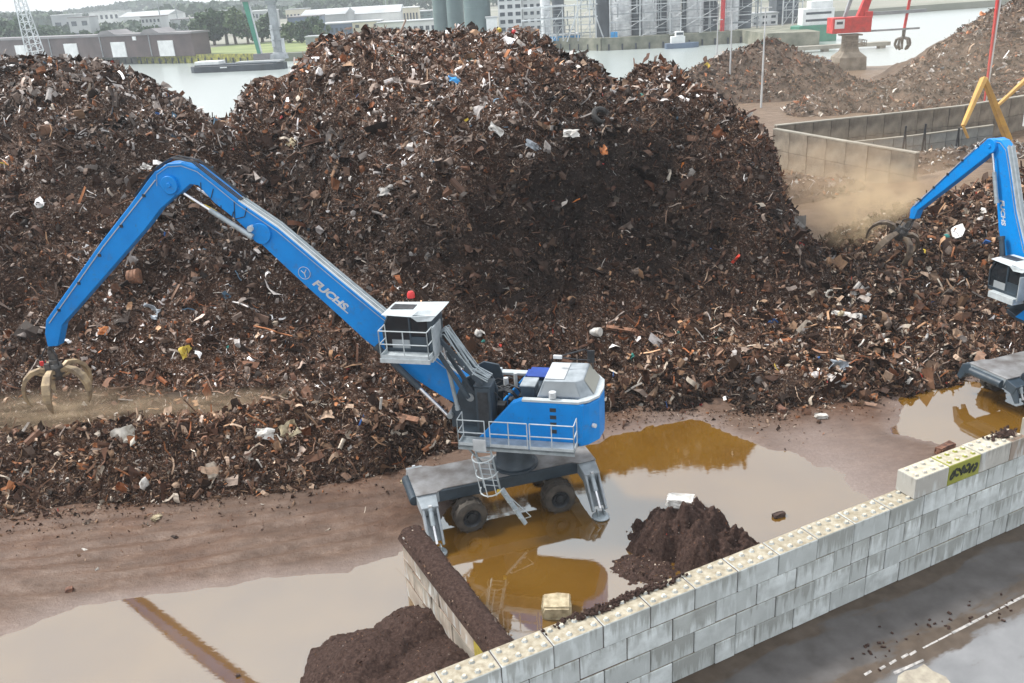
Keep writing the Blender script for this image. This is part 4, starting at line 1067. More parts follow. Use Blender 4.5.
    for y in (-.2*bw/.34, -.08, .08, .2*bw/.34): hose.tube([(p[0], y, p[1]+.10) for p in tp], .028, 5)
    hose.tube([(p[0], bw+.03, p[1]-.13) for p in top_[1:]], .014, 5)
    hose.build('hose', 'galvanised', bo)
    if cfg.get('big', True):
        MB().cyl((9.55,-.4,11.5),(9.55,.4,11.5),.42,24).build('cylinder_mount', body, bo, .02)
        MB().cyl((9.9,-.52,11.72),(9.9,.52,11.72),.12,12).build('pin', 'rail_white', bo)
        dk = MB()
        for y in (-.22, -.12, .1, .2, .3): dk.tube([(10.2,y,12.8),(11.2,y,13.62),(12.0,y,14.28),(12.9,y,14.46),(13.6,y,14.12),(14.1,y*.9,13.75),(14.9,y*.8,12.98)], .024, 5)
        for x, z in ((10.0,12.15),(10.6,12.0),(11.3,12.9)): dk.tube([(x,bw+.02,z+.35),(x+.15,bw+.045,z),(x+.6,bw+.02,z-.1),(x+.5,bw+.01,z+.6)], .018, 5)
        dk.build('hose_loop', 'dark_steel', bo)
        tm = text_mesh('FUCHS', .43, .22, .006, .018); t = bpy.data.objects.new('lettering', tm); COL.objects.link(t); t.parent = bo; tm.materials.append(MAT['white_paint'])
        # text runs down the boom, read from the near side
        dx, dz = -math.cos(R(41.5)), -math.sin(R(41.5))
        xax = Vector((dx, 0, dz)); yax = Vector((-dz*-1, 0, dx*-1)); yax = Vector((dz*-1, 0, -dx)); 
        yax = Vector((-abs(dz), 0, abs(dx))); zax = xax.cross(yax)
        if zax.y < 0: yax = -yax; zax = -zax
        t.matrix_local = Matrix(((xax.x*1.22, yax.x, zax.x, 7.72), (0, 0, 1, bw+.006), (xax.z*1.22, yax.z, zax.z, 9.46), (0,0,0,1)))
        lg = MB()
        cx, cz = 7.98, 9.9; rr_ = .25
        pts = [(cx+rr_*math.cos(a), bw+.01, cz+rr_*math.sin(a)) for a in np.linspace(0, 2*math.pi, 25)]; lg.tube(pts, .012, 4)
        lg.tube([(cx-.1,bw+.01,cz+.14),(cx,bw+.01,cz-.02),(cx+.13,bw+.01,cz+.1)], .02, 4); lg.tube([(cx,bw+.01,cz),(cx-.03,bw+.01,cz-.18)], .02, 4)
        lg.build('emblem', 'white_paint', bo)
        MB().beam((6.95,bw+.01,8.80),(6.35,bw+.01,8.26),.008,.045,up=(0,0,1)).build('underline', 'white_paint', bo)
    else:
        tm = text_mesh('FUCHS', .34, .22, .006, .012); t = bpy.data.objects.new('lettering', tm); COL.objects.link(t); t.parent = bo; tm.materials.append(MAT['white_paint'])
        a_ = R(75); t.matrix_local = Matrix(((-math.cos(a_)*1.2, -math.sin(a_), 0, 4.0), (0, 0, 1, bw+.004), (-math.sin(a_)*1.2, math.cos(a_), 0, 8.7), (0,0,0,1)))
    # stick --------------------------------------------------------
    sk = U_.b(MB().prism(cfg['stick'], -.8*bw, .8*bw), 'stick', body, .03)
    MB().cyl((piv[0],-.42,piv[1]),(piv[0],.42,piv[1]),.36,20).cyl((piv[0],-.46,piv[1]),(piv[0],.46,piv[1]),.1,12).build('pivot', body, sk, .015)
    P1 = cfg['stick_line']; hz = MB()
    for y in (.3, ): hz.tube([(a, .8*bw+.03, c) for a, c in P1], .024, 5)
    for k in range(len(P1)): pass
    a0, a1 = Vector((P1[0][0], .8*bw+.02, P1[0][1])), Vector((P1[-1][0], .8*bw+.02, P1[-1][1]))
    hz.build('pipe', 'rail_white', sk)
    for k in range(5): MB().box(a0.lerp(a1, (k+.5)/5), (.12,.06,.12)).build('pipe_clamp', 'dark_steel', sk)
    ek, cb = cfg['stick_cyl']
    hydraulic(sk, 'stick_cylinder', (cb[0], .46, cb[1]), (ek[0], .46, ek[1]), .10, .62, 'galvanised')
    hydraulic(sk, 'stick_cylinder', (cb[0], -.46, cb[1]), (ek[0], -.46, ek[1]), .10, .62, 'galvanised')
    bc = cfg['boom_cyl']
    for s in (-1, 1):
        hydraulic(bo, 'boom_cylinder', (bc[1][0], s*.55, bc[1][1]), (bc[0][0], s*.62, bc[0][1]), .13, .6, 'slate_paint')
    # grapple ------------------------------------------------------
    gx_, gz_ = cfg['tip']; gt = cfg.get('grab_tilt', 0.)
    gr = empty('grapple', (0,0,0)); gr.parent = root
    hx, hy = math.cos(ang), math.sin(ang); gr.location = (gx_*hx, gx_*hy, gz_); gr.rotation_euler = (cfg.get('grab_roll', 0), gt, ang+.35)
    MB().box((0,0,-.12),(.16,.3,.3)).box((0,0,-.42),(.28,.16,.36)).cyl((0,-.2,0),(0,.2,0),.07,10).cyl((0,0,-.6),(0,0,-.85),.2,14).build('swivel', 'grapple_dark', gr, .015)
    MB().tube([(.08,.1,.1),(.35,.2,-.3),(.3,.15,-.8)], .03).tube([(-.08,.1,.1),(-.3,.25,-.35),(-.25,.15,-.85)], .03).build('hose', 'dark_steel', gr)
    MB().lathe([(0,-.8),(.27,-.8),(.33,-.95),(.33,-1.35),(.24,-1.55),(0,-1.6)], n=14).box((.2,.28,-.95),(.22,.16,.55)).build('grapple_body', 'grapple_dark', gr, .015)
    if cfg.get('red_tag', True): MB().box((.42,.1,-.72),(.26,.08,.2)).build('red_fitting', 'red_paint', gr)
    for k in range(5):
        a = 2*math.pi*k/5+.3; tn = MB(); ca, sa = math.cos(a), math.sin(a)
        prof = [(.30,-1.15,.17,.16),(.62,-1.0,.24,.22),(1.0,-1.08,.32,.20),(1.30,-1.34,.38,.17),(1.46,-1.70,.36,.15),(1.50,-2.08,.28,.12),(1.42,-2.44,.18,.09),(1.30,-2.68,.06,.04)]
        secs = []
        for i, (r_, z_, w_, t_) in enumerate(prof):
            pa = prof[max(0,i-1)]; pb = prof[min(len(prof)-1,i+1)]; tx_, tz_ = pb[0]-pa[0], pb[1]-pa[1]; l = math.hypot(tx_, tz_); nx_, nz_ = -tz_/l, tx_/l
            for sw, sn in ((-1,-1),(1,-1),(1,1),(-1,1)):
                rr_, zz_ = r_+nx_*t_/2*sn, z_+nz_*t_/2*sn; secs.append((rr_*ca-sw*w_/2*sa, rr_*sa+sw*w_/2*ca, zz_))
        fs = [(0,1,2,3),(31,30,29,28)]
        for i in range(7):
            for q in range(4): fs.append((4*i+q, 4*(i+1)+q, 4*(i+1)+(q+1)%4, 4*i+(q+1)%4))
        tn.add(secs, fs); tn.cyl((.3*ca,.3*sa,-1.4),(.85*ca,.85*sa,-1.12),.07,8)
        tn.build('tine', cfg.get('tine_mat', 'grapple_steel'), gr, .012)
    # cab ----------------------------------------------------------
    cx, cz = cfg['cab']        # rear-bottom corner in boom coordinates
    y0, y1 = .7, 1.75
    sh = MB().box((cx+1.0,(y0+y1)/2,cz+.08),(2.0,y1-y0,.16)).box((cx+.13,(y0+y1)/2,cz+.72),(.26,y1-y0,1.4))
    cabo = U_.b(sh, 'cab', 'slate_paint', .02)
    gl = MB().add([(cx+.27,y0+.03,cz+.17),(cx+1.98,y0+.03,cz+.17),(cx+2.02,y0+.03,cz+.95),(cx+1.75,y0+.03,cz+1.50),(cx+.27,y0+.03,cz+1.50),(cx+.27,y1-.03,cz+.17),(cx+1.98,y1-.03,cz+.17),(cx+2.02,y1-.03,cz+.95),(cx+1.75,y1-.03,cz+1.50),(cx+.27,y1-.03,cz+1.50)],
             [(0,1,2,3,4),(9,8,7,6,5),(0,5,6,1),(1,6,7,2),(2,7,8,3),(3,8,9,4),(4,9,5,0)])
    gl.build('cab_glass', 'cab_glass', cabo)
    fr = MB()
    for y in (y0, y1):
        fr.tube([(cx+.3,y,cz+.17),(cx+1.99,y,cz+.17),(cx+2.03,y,cz+.95),(cx+1.76,y,cz+1.50),(cx+.3,y,cz+1.50)], .035, 5); fr.beam((cx+.95,y,cz+.17),(cx+.95,y,cz+1.50),.06)
        fr.box((cx+.62,y,cz+.42),(.7,.03,.5))
    fr.build('cab_frame', 'slate_paint', cabo)
    MB().box((cx+1.35,y1-.012,cz+.36),(.7,.03,.34)).build('door_panel', 'steel_grey', cabo)
    rf = MB(); rf.add([(cx-.15,y0-.12,cz+1.56),(cx+2.0,y0-.12,cz+1.53),(cx+2.0,y1+.1,cz+1.53),(cx+.85,y1+.1,cz+1.48),(cx+.6,y1+.1,cz+1.30),(cx+.05,y1+.1,cz+1.34),(cx-.15,y1+.02,cz+1.56),
             (cx-.32,y0-.08,cz+1.70),(cx+1.85,y0-.08,cz+1.63),(cx+1.85,y1-.1,cz+1.63),(cx+.85,y1-.2,cz+1.66),(cx+.6,y1-.2,cz+1.67),(cx-.05,y1-.2,cz+1.69),(cx-.32,y1-.2,cz+1.70)],
             [(0,1,2,3,4,5,6),(13,12,11,10,9,8,7),(0,7,8,1),(1,8,9,2),(2,9,10,3),(3,10,11,4),(4,11,12,5),(5,12,13,6),(6,13,7,0)])
    ro = rf.build('cab_roof', 'rail_white', cabo, .015)
    MB().box((cx+1.3,(y0+y1)/2,cz+1.66),(.9,.5,.04)).build('roof_hatch', 'dark_steel', ro, .01).rotation_euler = (0,0,0)
    MB().lathe([(0,.0),(.15,.0),(.15,.16),(.1,.24),(0,.27)], c=(cx+1.35,y0-.45,cz+1.69), n=12).cyl((cx+1.35,y0-.45,cz+1.7),(cx+1.35,y0-.45,cz+1.70),.03,6).build('beacon', 'red_paint', cabo, 0, True)
    MB().box((cx+1.15,y0+.55,cz+.7),(.5,.5,.12)).box((cx+.85,y0+.55,cz+1.05),(.14,.5,.7)).build('seat', 'dark_steel', cabo)
    has_rail = cfg.get('rails', True)
    pf = U_.b(MB().box((cx+.98,y1+.36,cz+.02),(1.95,.72,.07)).box((cx+.98,y1+.72,cz-.02),(1.95,.05,.18)).box((cx+.15,y1-.2,cz-.1),(.3,1.2,.14)) if cfg.get('rails', True) else MB().box((cx+.9,y1-.15,cz-.1),(1.5,.9,.3)), 'cab_platform', 'rail_white', .005)
    if has_rail: railing(pf, [(cx+.05,y1+.1),(cx+.05,y1+.70),(cx+1.92,y1+.70),(cx+1.92,y1+.05)], cz+.06, 1.08, step=.8)
    MB().box((cx-.05,y1-.15,cz+.6),(.06,.9,1.2)).build('screen_panel', 'light_grey_paint', pf, .01)
    # parallel arms that lift the cab
    ar = MB(); ta = cfg.get('arm_foot', (.75, 5.95))
    for y in (.75, 1.35):
        ar.beam((ta[0],y,ta[1]),(cx+.05,y,cz+.55),.12,.17); ar.beam((ta[0]+.55,y,ta[1]-.6),(cx+.1,y,cz-.05),.12,.15)
    ao = U_.b(ar, 'cab_arm', 'slate_paint', .01)
    hs = MB(); rj = random.Random(31)
    for k in range(9):
        y = .62+k*.095; o1 = rj.uniform(.05,.42); hs.tube([(ta[0]-.25,y,ta[1]+.1+o1*.4),(ta[0]+.25+rj.uniform(0,.3),y,ta[1]+.35+o1),(cx-.25,y+.04,cz+.6+o1),(cx+.05,y,cz+.6)], .026, 5)
    for k in range(4): hs.beam((ta[0]+.3+k*.32,.6,ta[1]+.45+k*.3),(ta[0]+.3+k*.32,1.45,ta[1]+.45+k*.3),.05)
    hs.build('hose', 'galvanised', ao)
    hydraulic(ao, 'cab_cylinder', (1.9,1.0,4.7), (cx-.0,1.0,cz+.15), .08, .6, 'galvanised')
    return root

BIG_TOP = [(1.25,5.2),(2.0,5.8),(5.14,8.4),(6.68,9.75),(7.76,10.72),(8.85,11.7),(10.34,12.75),(11.2,13.5),(11.86,14.05),(12.5,14.28),(13.1,14.25),(13.65,13.95),(13.75,13.5)]
BIG_BOT = [(13.4,13.0),(12.9,13.0),(12.3,13.42),(11.95,13.38),(11.4,12.7),(10.55,12.0),(9.9,11.3),(9.08,10.45),(7.87,9.22),(6.88,8.25),(5.79,7.15),(3.8,5.5),(2.6,4.72),(1.7,4.3)]
BIG_STICK = [(13.0,13.85),(13.75,13.95),(14.15,13.6),(15.16,12.65),(16.96,11.05),(20.72,7.45),(20.97,6.8),(21.0,6.2),(20.45,6.25),(19.95,7.25),(17.25,9.5),(14.75,11.6),(13.9,12.4),(12.8,13.15),(12.65,13.4)]
material_handler(dict(name='material_handler', C=(-.18,31.85), choff=(-.45,.0,0), heading=165.3, chassis_heading=15.6, paint='blue_paint',
    label='large blue material handler standing in the ochre puddle with its long boom reaching left', group='blue material handlers',
    boom=(BIG_TOP, BIG_BOT), boom_plate=(2.0,10.5), pivot=(13.14,13.42), stick=BIG_STICK, stick_line=[(13.8,13.6),(16.9,10.85),(20.55,7.35)], stick_cyl=((12.5,13.1),(9.9,11.4)),
    boom_cyl=((2.45,4.15),(5.2,7.0)), tip=(21.1,6.1), cab=(2.3,7.3)))
material_handler(dict(name='material_handler', C=(25.9,39.2), heading=106, chassis_heading=20, paint='blue_paint', rails=False, stow=True,
    label='blue material handler cut off by the right edge, arm bent down onto the heap', group='blue material handlers', big=False,
    boom=([(1.1,5.0),(2.1,6.6),(2.95,8.3),(3.75,10.4),(4.1,11.25),(4.5,11.55),(4.95,11.55),(5.3,11.2)], [(5.15,10.85),(4.75,10.6),(4.5,9.6),(3.85,7.2),(3.0,5.4),(1.8,4.2)]), boom_plate=(1.0,4.2), bw=.26, tine_mat='grapple_dusty',
    pivot=(5.0,11.2), stick=[(4.8,11.5),(5.4,11.5),(7.7,9.42),(10.0,7.15),(10.2,6.9),(10.2,6.35),(9.8,6.4),(9.6,6.95),(7.35,8.85),(5.2,10.7),(4.8,11.0)],
    stick_line=[(5.5,11.5),(7.8,9.25),(9.9,7.15)], stick_cyl=((4.7,10.9),(4.0,8.6)), boom_cyl=((2.45,4.15),(3.3,7.0)), tip=(10.1,6.3), cab=(.5,4.75), arm_foot=(-.6,4.2),
    grab_tilt=-.6, red_tag=False))

# ------------------------------------------------------------------ notable scrap lying on the heaps
def crumple(name, px, py, w, h, mat, label, cat, seed, z_off=.15, kind='sheet', front=True):
    p = on_heap(px, py); rj = np.random.default_rng(seed); n = 6
    if kind == 'sheet':
        u = np.linspace(-.5, .5, n); A, B = np.meshgrid(u, u, indexing='ij')
        Z = fbm(A*2+seed, B*2, 3, 1.3)*.55
        m = np.maximum(np.abs(A), np.abs(B)) > .45
        A = A+m*rj.normal(size=A.shape)*.05; B = B+m*rj.normal(size=A.shape)*.05
        v = np.stack([A*w, B*h, Z*min(w, h)], -1).reshape(-1, 3); I = np.arange(n*n).reshape(n, n)
        f = [(I[i, j], I[i+1, j], I[i+1, j+1], I[i, j+1]) for i in range(n-1) for j in range(n-1)]
        o = MB().add(v, f).build(name, mat); mo = o.modifiers.new('thick', 'SOLIDIFY'); mo.thickness = .03
        o.rotation_euler = (R(58)+rj.normal()*.15, rj.normal()*.3, rj.normal()*.5)
    elif kind == 'drum':
        o = MB().lathe([(0,-h/2),(w*.45,-h/2),(w*.5,-h/2+.03),(w*.47,-h*.2),(w*.5,-h*.17),(w*.47,-h*.14),(w*.47,h*.14),(w*.5,h*.17),(w*.47,h*.2),(w*.5,h/2-.03),(w*.45,h/2),(0,h/2)], n=16).build(name, mat, smooth=True)
        o.rotation_euler = (R(80), .3, 1.0+rj.normal()*.3)
    elif kind == 'beam':
        o = MB().box((0,0,.06),(w,h,.03)).box((0,0,-.06),(w,h,.03)).box((0,0,0),(w,.03,.12)).build(name, mat); o.rotation_euler = (R(20), R(8), rj.normal()*.3)
    elif kind == 'post':
        o = MB().cyl((0,0,0),(.1,0,h),w/2,8).cyl((.1,0,h),(.1,0,h+.03),w*.6,8).build(name, mat)
    elif kind == 'lump':
        bm = bmesh.new(); bmesh.ops.create_icosphere(bm, subdivisions=2, radius=.5)
        for q in bm.verts: q.co = Vector((q.co.x*w, q.co.y*w*.8, q.co.z*h))*(1+float(rj.normal())*.13)
        me = bpy.data.meshes.new(name); bm.to_mesh(me); bm.free(); me.materials.append(MAT[mat]); o = bpy.data.objects.new(name, me); COL.objects.link(o)
        o.rotation_euler = (.3, .2, 1.)
    elif kind == 'tyre':
        mb = MB(); 
        prof = [(w*.3+.18*w*(1+math.cos(t)), .18*w*math.sin(t)) for t in np.linspace(0, 2*math.pi, 9)]
        o = mb.lathe(prof, n=18).build(name, mat, smooth=True); o.rotation_euler = (R(50), .2, .3)
    o.location = tuple(p+np.array([0, -z_off*.6, z_off])); tag(o, label, cat); return o
simple('rust_light', (.26, .125, .07), (.10, .05, .03), 5, .8, bs=.4)
simple('sheet_pale', (.55, .52, .46), (.3, .27, .22), 4, .6, bs=.3)
simple('sheet_white', (.60, .59, .56), (.32, .30, .27), 3, .5, bs=.2)
simple('sheet_blue_grey', (.34, .38, .42), (.2, .22, .24), 3, .4, metal=.3)
SC = [
 ('crumpled_sheet', 126, 441, .95, 1.1, 'sheet_pale', 'large pale crumpled sheet on the low scrap bank at the left', 'scrap sheet', 'sheet'),
 ('white_bag', 146, 486, .42, .62, 'sheet_white', 'upright white bag near the foot of the low scrap bank', 'bag', 'lump'),
 ('white_sheet', 266, 436, .75, .5, 'sheet_white', 'flat white plastic piece near the top of the low scrap bank', 'scrap sheet', 'sheet'),
 ('yellow_sheet', 187, 354, .62, .6, 'warning_yellow', 'torn yellow sheet metal on the dark heap above the low bank', 'scrap sheet', 'sheet'),
 ('rusty_drum', 136, 279, .85, .6, 'rust_light', 'rusty orange-brown drum lid on the heap under the bent arm', 'drum', 'drum'),
 ('crumpled_sheet', 152, 314, 1.2, .6, 'sheet_blue_grey', 'crumpled grey sheet below the rusty drum lid', 'scrap sheet', 'sheet'),
 ('white_bucket', 596, 334, .5, .55, 'sheet_white', 'round white bucket on the heap above the blue engine hood', 'bucket', 'drum'),
 ('rusty_pipe', 620, 331, 1.5, .24, 'rust_light', 'rusty pipe lying right of the white bucket', 'pipe', 'beam'),
 ('orange_sheet', 601, 153, .75, .6, 'orange_paint', 'bright orange sheet high on the main heap near its right shoulder', 'scrap sheet', 'sheet'),
 ('blue_tarp', 455, 82, .8, .5, 'tarp_blue', 'scrap of blue tarpaulin just under the crest of the main heap', 'tarpaulin', 'sheet'),
 ('tyre', 601, 118, 1.0, .4, 'rubber_dark', 'black tyre on the upper right of the main heap', 'tyre', 'tyre'),
 ('white_sheet', 497, 132, .9, .45, 'sheet_white', 'long white panel lying in the middle of the upper main heap', 'scrap sheet', 'sheet'),
 ('white_sheet', 571, 136, .9, .45, 'sheet_white', 'white panel left of the black tyre', 'scrap sheet', 'sheet'),
 ('grey_sheet', 535, 149, 1.2, .5, 'sheet_blue_grey', 'bent grey panel between the two white panels and the orange sheet', 'scrap sheet', 'sheet'),
 ('white_sheet', 387, 193, .85, .5, 'sheet_white', 'white sheet on the main heap right of the boom tip', 'scrap sheet', 'sheet'),
 ('curved_panel', 838, 369, .85, .75, 'sheet_blue_grey', 'light grey curved panel near the foot of the right heap', 'scrap sheet', 'sheet'),
 ('yellow_lump', 840, 316, .4, .42, 'stone_tan', 'pale yellow lump halfway up the right heap', 'lump', 'lump'),
 ('white_box', 906, 383, .4, .3, 'sheet_white', 'small white box at the edge of the right-hand puddle', 'box', 'lump'),
 ('white_sheet', 829, 296, .5, .45, 'sheet_pale', 'small beige sheet above the pale yellow lump', 'scrap sheet', 'sheet'),
 ('rusty_beam', 402, 419, 1.7, .3, 'rust_light', 'rusty steel beam lying left of the chassis', 'beam', 'beam'),
 ('white_post', 381, 411, .12, .55, 'sheet_white', 'short white post standing in scrap left of the rusty beam', 'post', 'post'),
 ('white_lump', 479, 335, .5, .4, 'sheet_white', 'white lump on the heap just right of the raised cab', 'lump', 'lump'),
 ('red_sheet', 105, 333, .5, .4, 'orange_paint', 'red-orange scrap next to the lower end of the long arm', 'scrap sheet', 'sheet'),
 ('crumpled_sheet', 290, 432, .8, .7, 'stone_tan', 'tan crumpled sheet on the right part of the low bank', 'scrap sheet', 'sheet'),
 ('white_sheet', 147, 170, .6, .4, 'sheet_white', 'small white sheet left of the boom tip on the left heap', 'scrap sheet', 'sheet'),
 ('pink_sheet', 293, 146, .75, .6, 'stone_tan', 'pale peach sheet on the heap right of and above the boom tip', 'scrap sheet', 'sheet'),
 ('yellow_bag', 499, 31, .45, .45, 'warning_yellow', 'yellow object on the crest of the main heap', 'bag', 'lump'),
 ('red_bag', 514, 34, .4, .35, 'red_paint', 'small red object on the crest next to the yellow one', 'bag', 'lump'),
]
for i, (nm, px, py, w, h, mt, lab, cat, kd) in enumerate(SC): crumple(nm, px, py, w, h, mt, lab, cat, 40+i, kind=kd)
for i, (px, py, s, mt, lab) in enumerate([(821,419,.5,'sheet_white','white crumpled piece lying alone on the wet mud in front of the right heap'),(157,520,.35,'stone_tan','tan scrap at the foot of the low bank'),(780,412,.6,'rust_brown','rust lump at the foot of the right heap'),(405,484,.35,'stone_tan','tan lump beside the left end of the chassis')]):
    g = G(px, py, 0); rough_block('scrap_lump', (g[0], g[1], .03), (s, s*.6, s*.4), i, mt, lab, 'scrap lump', 60+i, .03)

# ------------------------------------------------------------------ concrete bay walls at the right
def long_wall(pts, z0, z1, th, mat, label, panel=2.4):
    root = empty('concrete_bay_wall', (*pts[0], z0), label=label, cat='wall'); o0 = Vector((*pts[0], z0))
    for a, b in zip(pts[:-1], pts[1:]):
        a, b = Vector((*a, 0)), Vector((*b, 0)); L = (b-a).length; n = max(1, round(L/panel)); d = (b-a)/L; nn = Vector((-d.y, d.x, 0)); H_ = z1-z0
        rows = 2
        for k in range(n):
            for r_ in range(rows):
                p = a+d*(L*(k+.5)/n); wv = rb.gauss(0, .02)
                o = MB().box((0,0,0),(L/n-.05, th, H_/rows-.04)).build('wall_panel', mat, root, .02)
                o.location = (p+nn*wv-o0+Vector((0,0,z0+H_/rows*(r_+.5)))); o.rotation_euler = (0,0,math.atan2(d.y, d.x))
        o = MB().box((0,0,0),(L, th+.06, .12)).build('coping', 'concrete_far', root); o.location = (a+b)/2-o0+Vector((0,0,z1+.05)); o.rotation_euler = (0,0,math.atan2(d.y, d.x))
    return root
long_wall([(29.2,95.5),(33.4,85.8),(36.8,78.4)], -.2, 4.0, .5, 'concrete_bin', 'dusty concrete bay wall nearest the heaps, running down to the right')
long_wall([(29.9,97.6),(45.1,101.3),(53.3,103.6),(62.9,108.4),(78,114)], -.2, 4.0, .5, 'concrete_bin', 'dusty concrete bay wall at the back, in front of the far scrap')
long_wall([(33.2,95.6),(45.3,98.2),(56,101.8)], -.2, 1.9, .35, 'concrete_grey', 'low blue-grey concrete wall inside the bay')
rf = AY(917, 110, 101.0)
for i, (px, py0, py1) in enumerate(((902,155,126),(921,158,124),(955,153,128))):
    b0 = AY(px, py0, 92); t0 = AY(px+1, py1, 92); o = empty('steel_prop', (b0[0], b0[1], b0[2]-.2), label=('left', 'middle', 'right')[i]+'most of three thin steel props standing in the concrete bay', cat='prop', group='steel props in the bay')
    MB().beam((-.0,0,0),(.1,0,float(t0[2]-b0[2])+.2),.14).build('post', 'dark_steel', o); MB().beam((.6,.4,0),(.1,0,float(t0[2]-b0[2])),.09).build('stay', 'dark_steel', o)
# pale debris in the bay and at the wall's foot
def debris(label, hf, bbox, n, sz, pal):
    x0, x1, y0, y1 = bbox; mid = ((x0+x1)/2, (y0+y1)/2)
    root = empty('rubble_pile', (0,0,0), label=label, cat='rubble'); grid_heap('heap_body', hf, x0, x1, y0, y1, .6, 'heap_body_tan', root, .0)
    X = r3.uniform(x0, x1, n); Y_ = r3.uniform(y0, y1, n); z = hf(X, Y_); ok = z > .05; X, Y_, z = X[ok], Y_[ok], z[ok]
    scatter('scrap_pieces', root, X, Y_, z+.05, np.clip(np.exp(r3.normal(size=len(X))*.4)*sz, .1, 1.), {k: np.full(len(X), v) for k, v in pal.items()}, r3); reorigin(root, (*mid, 0))
PAL['white'] = [((.55,.54,.52), .4), ((.3,.28,.26), .25), ((.14,.11,.09), .25), ((.5,.4,.3), .1)]
debris('pale rubble heaped inside the concrete bay', lambda x, y: seg_ridge(x, y, [(38,89,1.2),(43,88.5,1.9),(48,90,1.8),(53,93,1.6)], .5)+fbm(x, y, 3, .5)*.6, (34,58,84,98), 2600, .34, {'white': 1., 'tan': .6})
debris('grey rubble spilled along the foot of the nearest bay wall', lambda x, y: seg_ridge(x, y, [(24.5,84,1.4),(27.5,83,1.6),(31.5,82,1.2),(34.5,80,.7)], .45)+fbm(x, y, 3, .5)*.6, (18,38,74,90), 3200, .3, {'grey': 1., 'tan': .7})

# ------------------------------------------------------------------ light poles
for i, (b_, t_, w) in enumerate((((39.7,137.3),14.5,'nearest'),((38.8,153),13.6,'middle'),((41.1,172.2),11.5,'farthest'))):
    o = empty('light_pole', (*b_, 0), label=('nearest and tallest' if i == 0 else w)+' of the three pale light poles in front of the rust-brown far heap', cat='light pole', group='light poles')
    MB().cyl((0,0,-.2),(0,0,t_),.17,8,.09).build('pole', 'crane_white', o); MB().beam((-.6,0,t_),(.6,0,t_),.12).box((-.6,-.1,t_+.05),(.5,.35,.14)).box((.6,-.1,t_+.05),(.5,.35,.14)).build('lamp_head', 'crane_white', o)

# ------------------------------------------------------------------ red harbour crane with pedestal
def lattice(parent, name, mat, a, b, w0, w1, n=10, r=.09, chord=.12):
    a, b = Vector(a), Vector(b); d = (b-a).normalized(); up = Vector((0,1,0)) if abs(d.y) < .9 else Vector((1,0,0)); u = d.cross(up).normalized(); v = d.cross(u)
    mb = MB(); C4 = [(-1,-1),(1,-1),(1,1),(-1,1)]
    def P(k, c): t = k/n; w = (w0*(1-t)+w1*t)/2; return a.lerp(b, t)+u*c[0]*w+v*c[1]*w
    for c in C4: mb.cyl(P(0,c), P(n,c), chord, 5)
    for k in range(n):
        for i in range(4):
            c, e = C4[i], C4[(i+1)%4]; mb.cyl(P(k,c), P(k+1,e) if k % 2 else P(k+1,e), r, 4); mb.cyl(P(k+1,c), P(k+1,e), r, 4)
    o = mb.build(name, mat, parent); return o
cr = empty('harbour_crane', (70.2, 184, 0), label='red harbour crane on a dusty concrete pedestal at the water', cat='crane')
MB().lathe([(3.9,-.5),(3.7,2.6),(2.2,3.6),(1.75,4.6),(1.75,6.6),(0,6.6)], n=4).build('pedestal', 'concrete_bin', cr, .05).rotation_euler = (0,0,R(45))
MB().box((0,0,6.7),(3.6,3.6,.25)).build('walkway', 'concrete_bin', cr)
railing(cr, [(-2.4,-2.4),(2.4,-2.4),(2.4,2.4)], 4.6, 1.1, mat='concrete_bin', r=.06)
h_ = MB().box((-.4,0,8.6),(7.6,3.4,2.9)).box((2.9,0,10.3),(1.4,2.8,1.2)).build('machine_house', 'red_paint', cr, .06)
MB().box((-2.9,-1.72,8.9),(1.9,.06,1.7)).build('window', 'door_white', h_); MB().box((-2.9,-1.76,9.1),(1.2,.04,.5)).build('pane', 'window_dark', h_)
MB().beam((1.6,0,9.5),(4.8,0,19),1.3,1.6,w2=.7,h2=.9).build('boom', 'red_paint', cr); MB().beam((-1.4,0,10),(.6,0,17),.6).build('a_frame', 'steel_grey', cr)
MB().box((9,0,10.4),(11,.7,.6)).box((8,0,7.2),(11,.8,.35)).build('counter_jib', 'steel_grey', cr)
gb = empty('hanging_grab', (80.8, 184, 5.2), label='dark scrap grab hanging from a red cable over the water', cat='grab')
MB().cyl((0,0,2.0),(1.1,0,14),.28,6).build('cable', 'red_paint', gb); MB().cyl((0,0,.3),(0,0,2.1),.35,8).build('head', 'grapple_dark', gb)
for k in range(5):
    a = 2*math.pi*k/5; MB().tube([(.2*math.cos(a),.2*math.sin(a),.4),(1.2*math.cos(a),1.2*math.sin(a),.1),(1.5*math.cos(a),1.5*math.sin(a),-.9),(.9*math.cos(a),.9*math.sin(a),-1.8)],.26,6).build('tine', 'grapple_dark', gb)
rm = empty('red_mast', (63.4, 118, 0), label='slender red and white crane mast rising out of frame beside the yellow arms', cat='mast')
MB().beam((0,0,0),(-.3,0,22),.16,.2,w2=.6).build('mast', 'red_paint', rm); MB().beam((.13,-.05,0),(.12,-.05,22),.1,.2,w2=.3).build('side_strip', 'crane_white', rm)
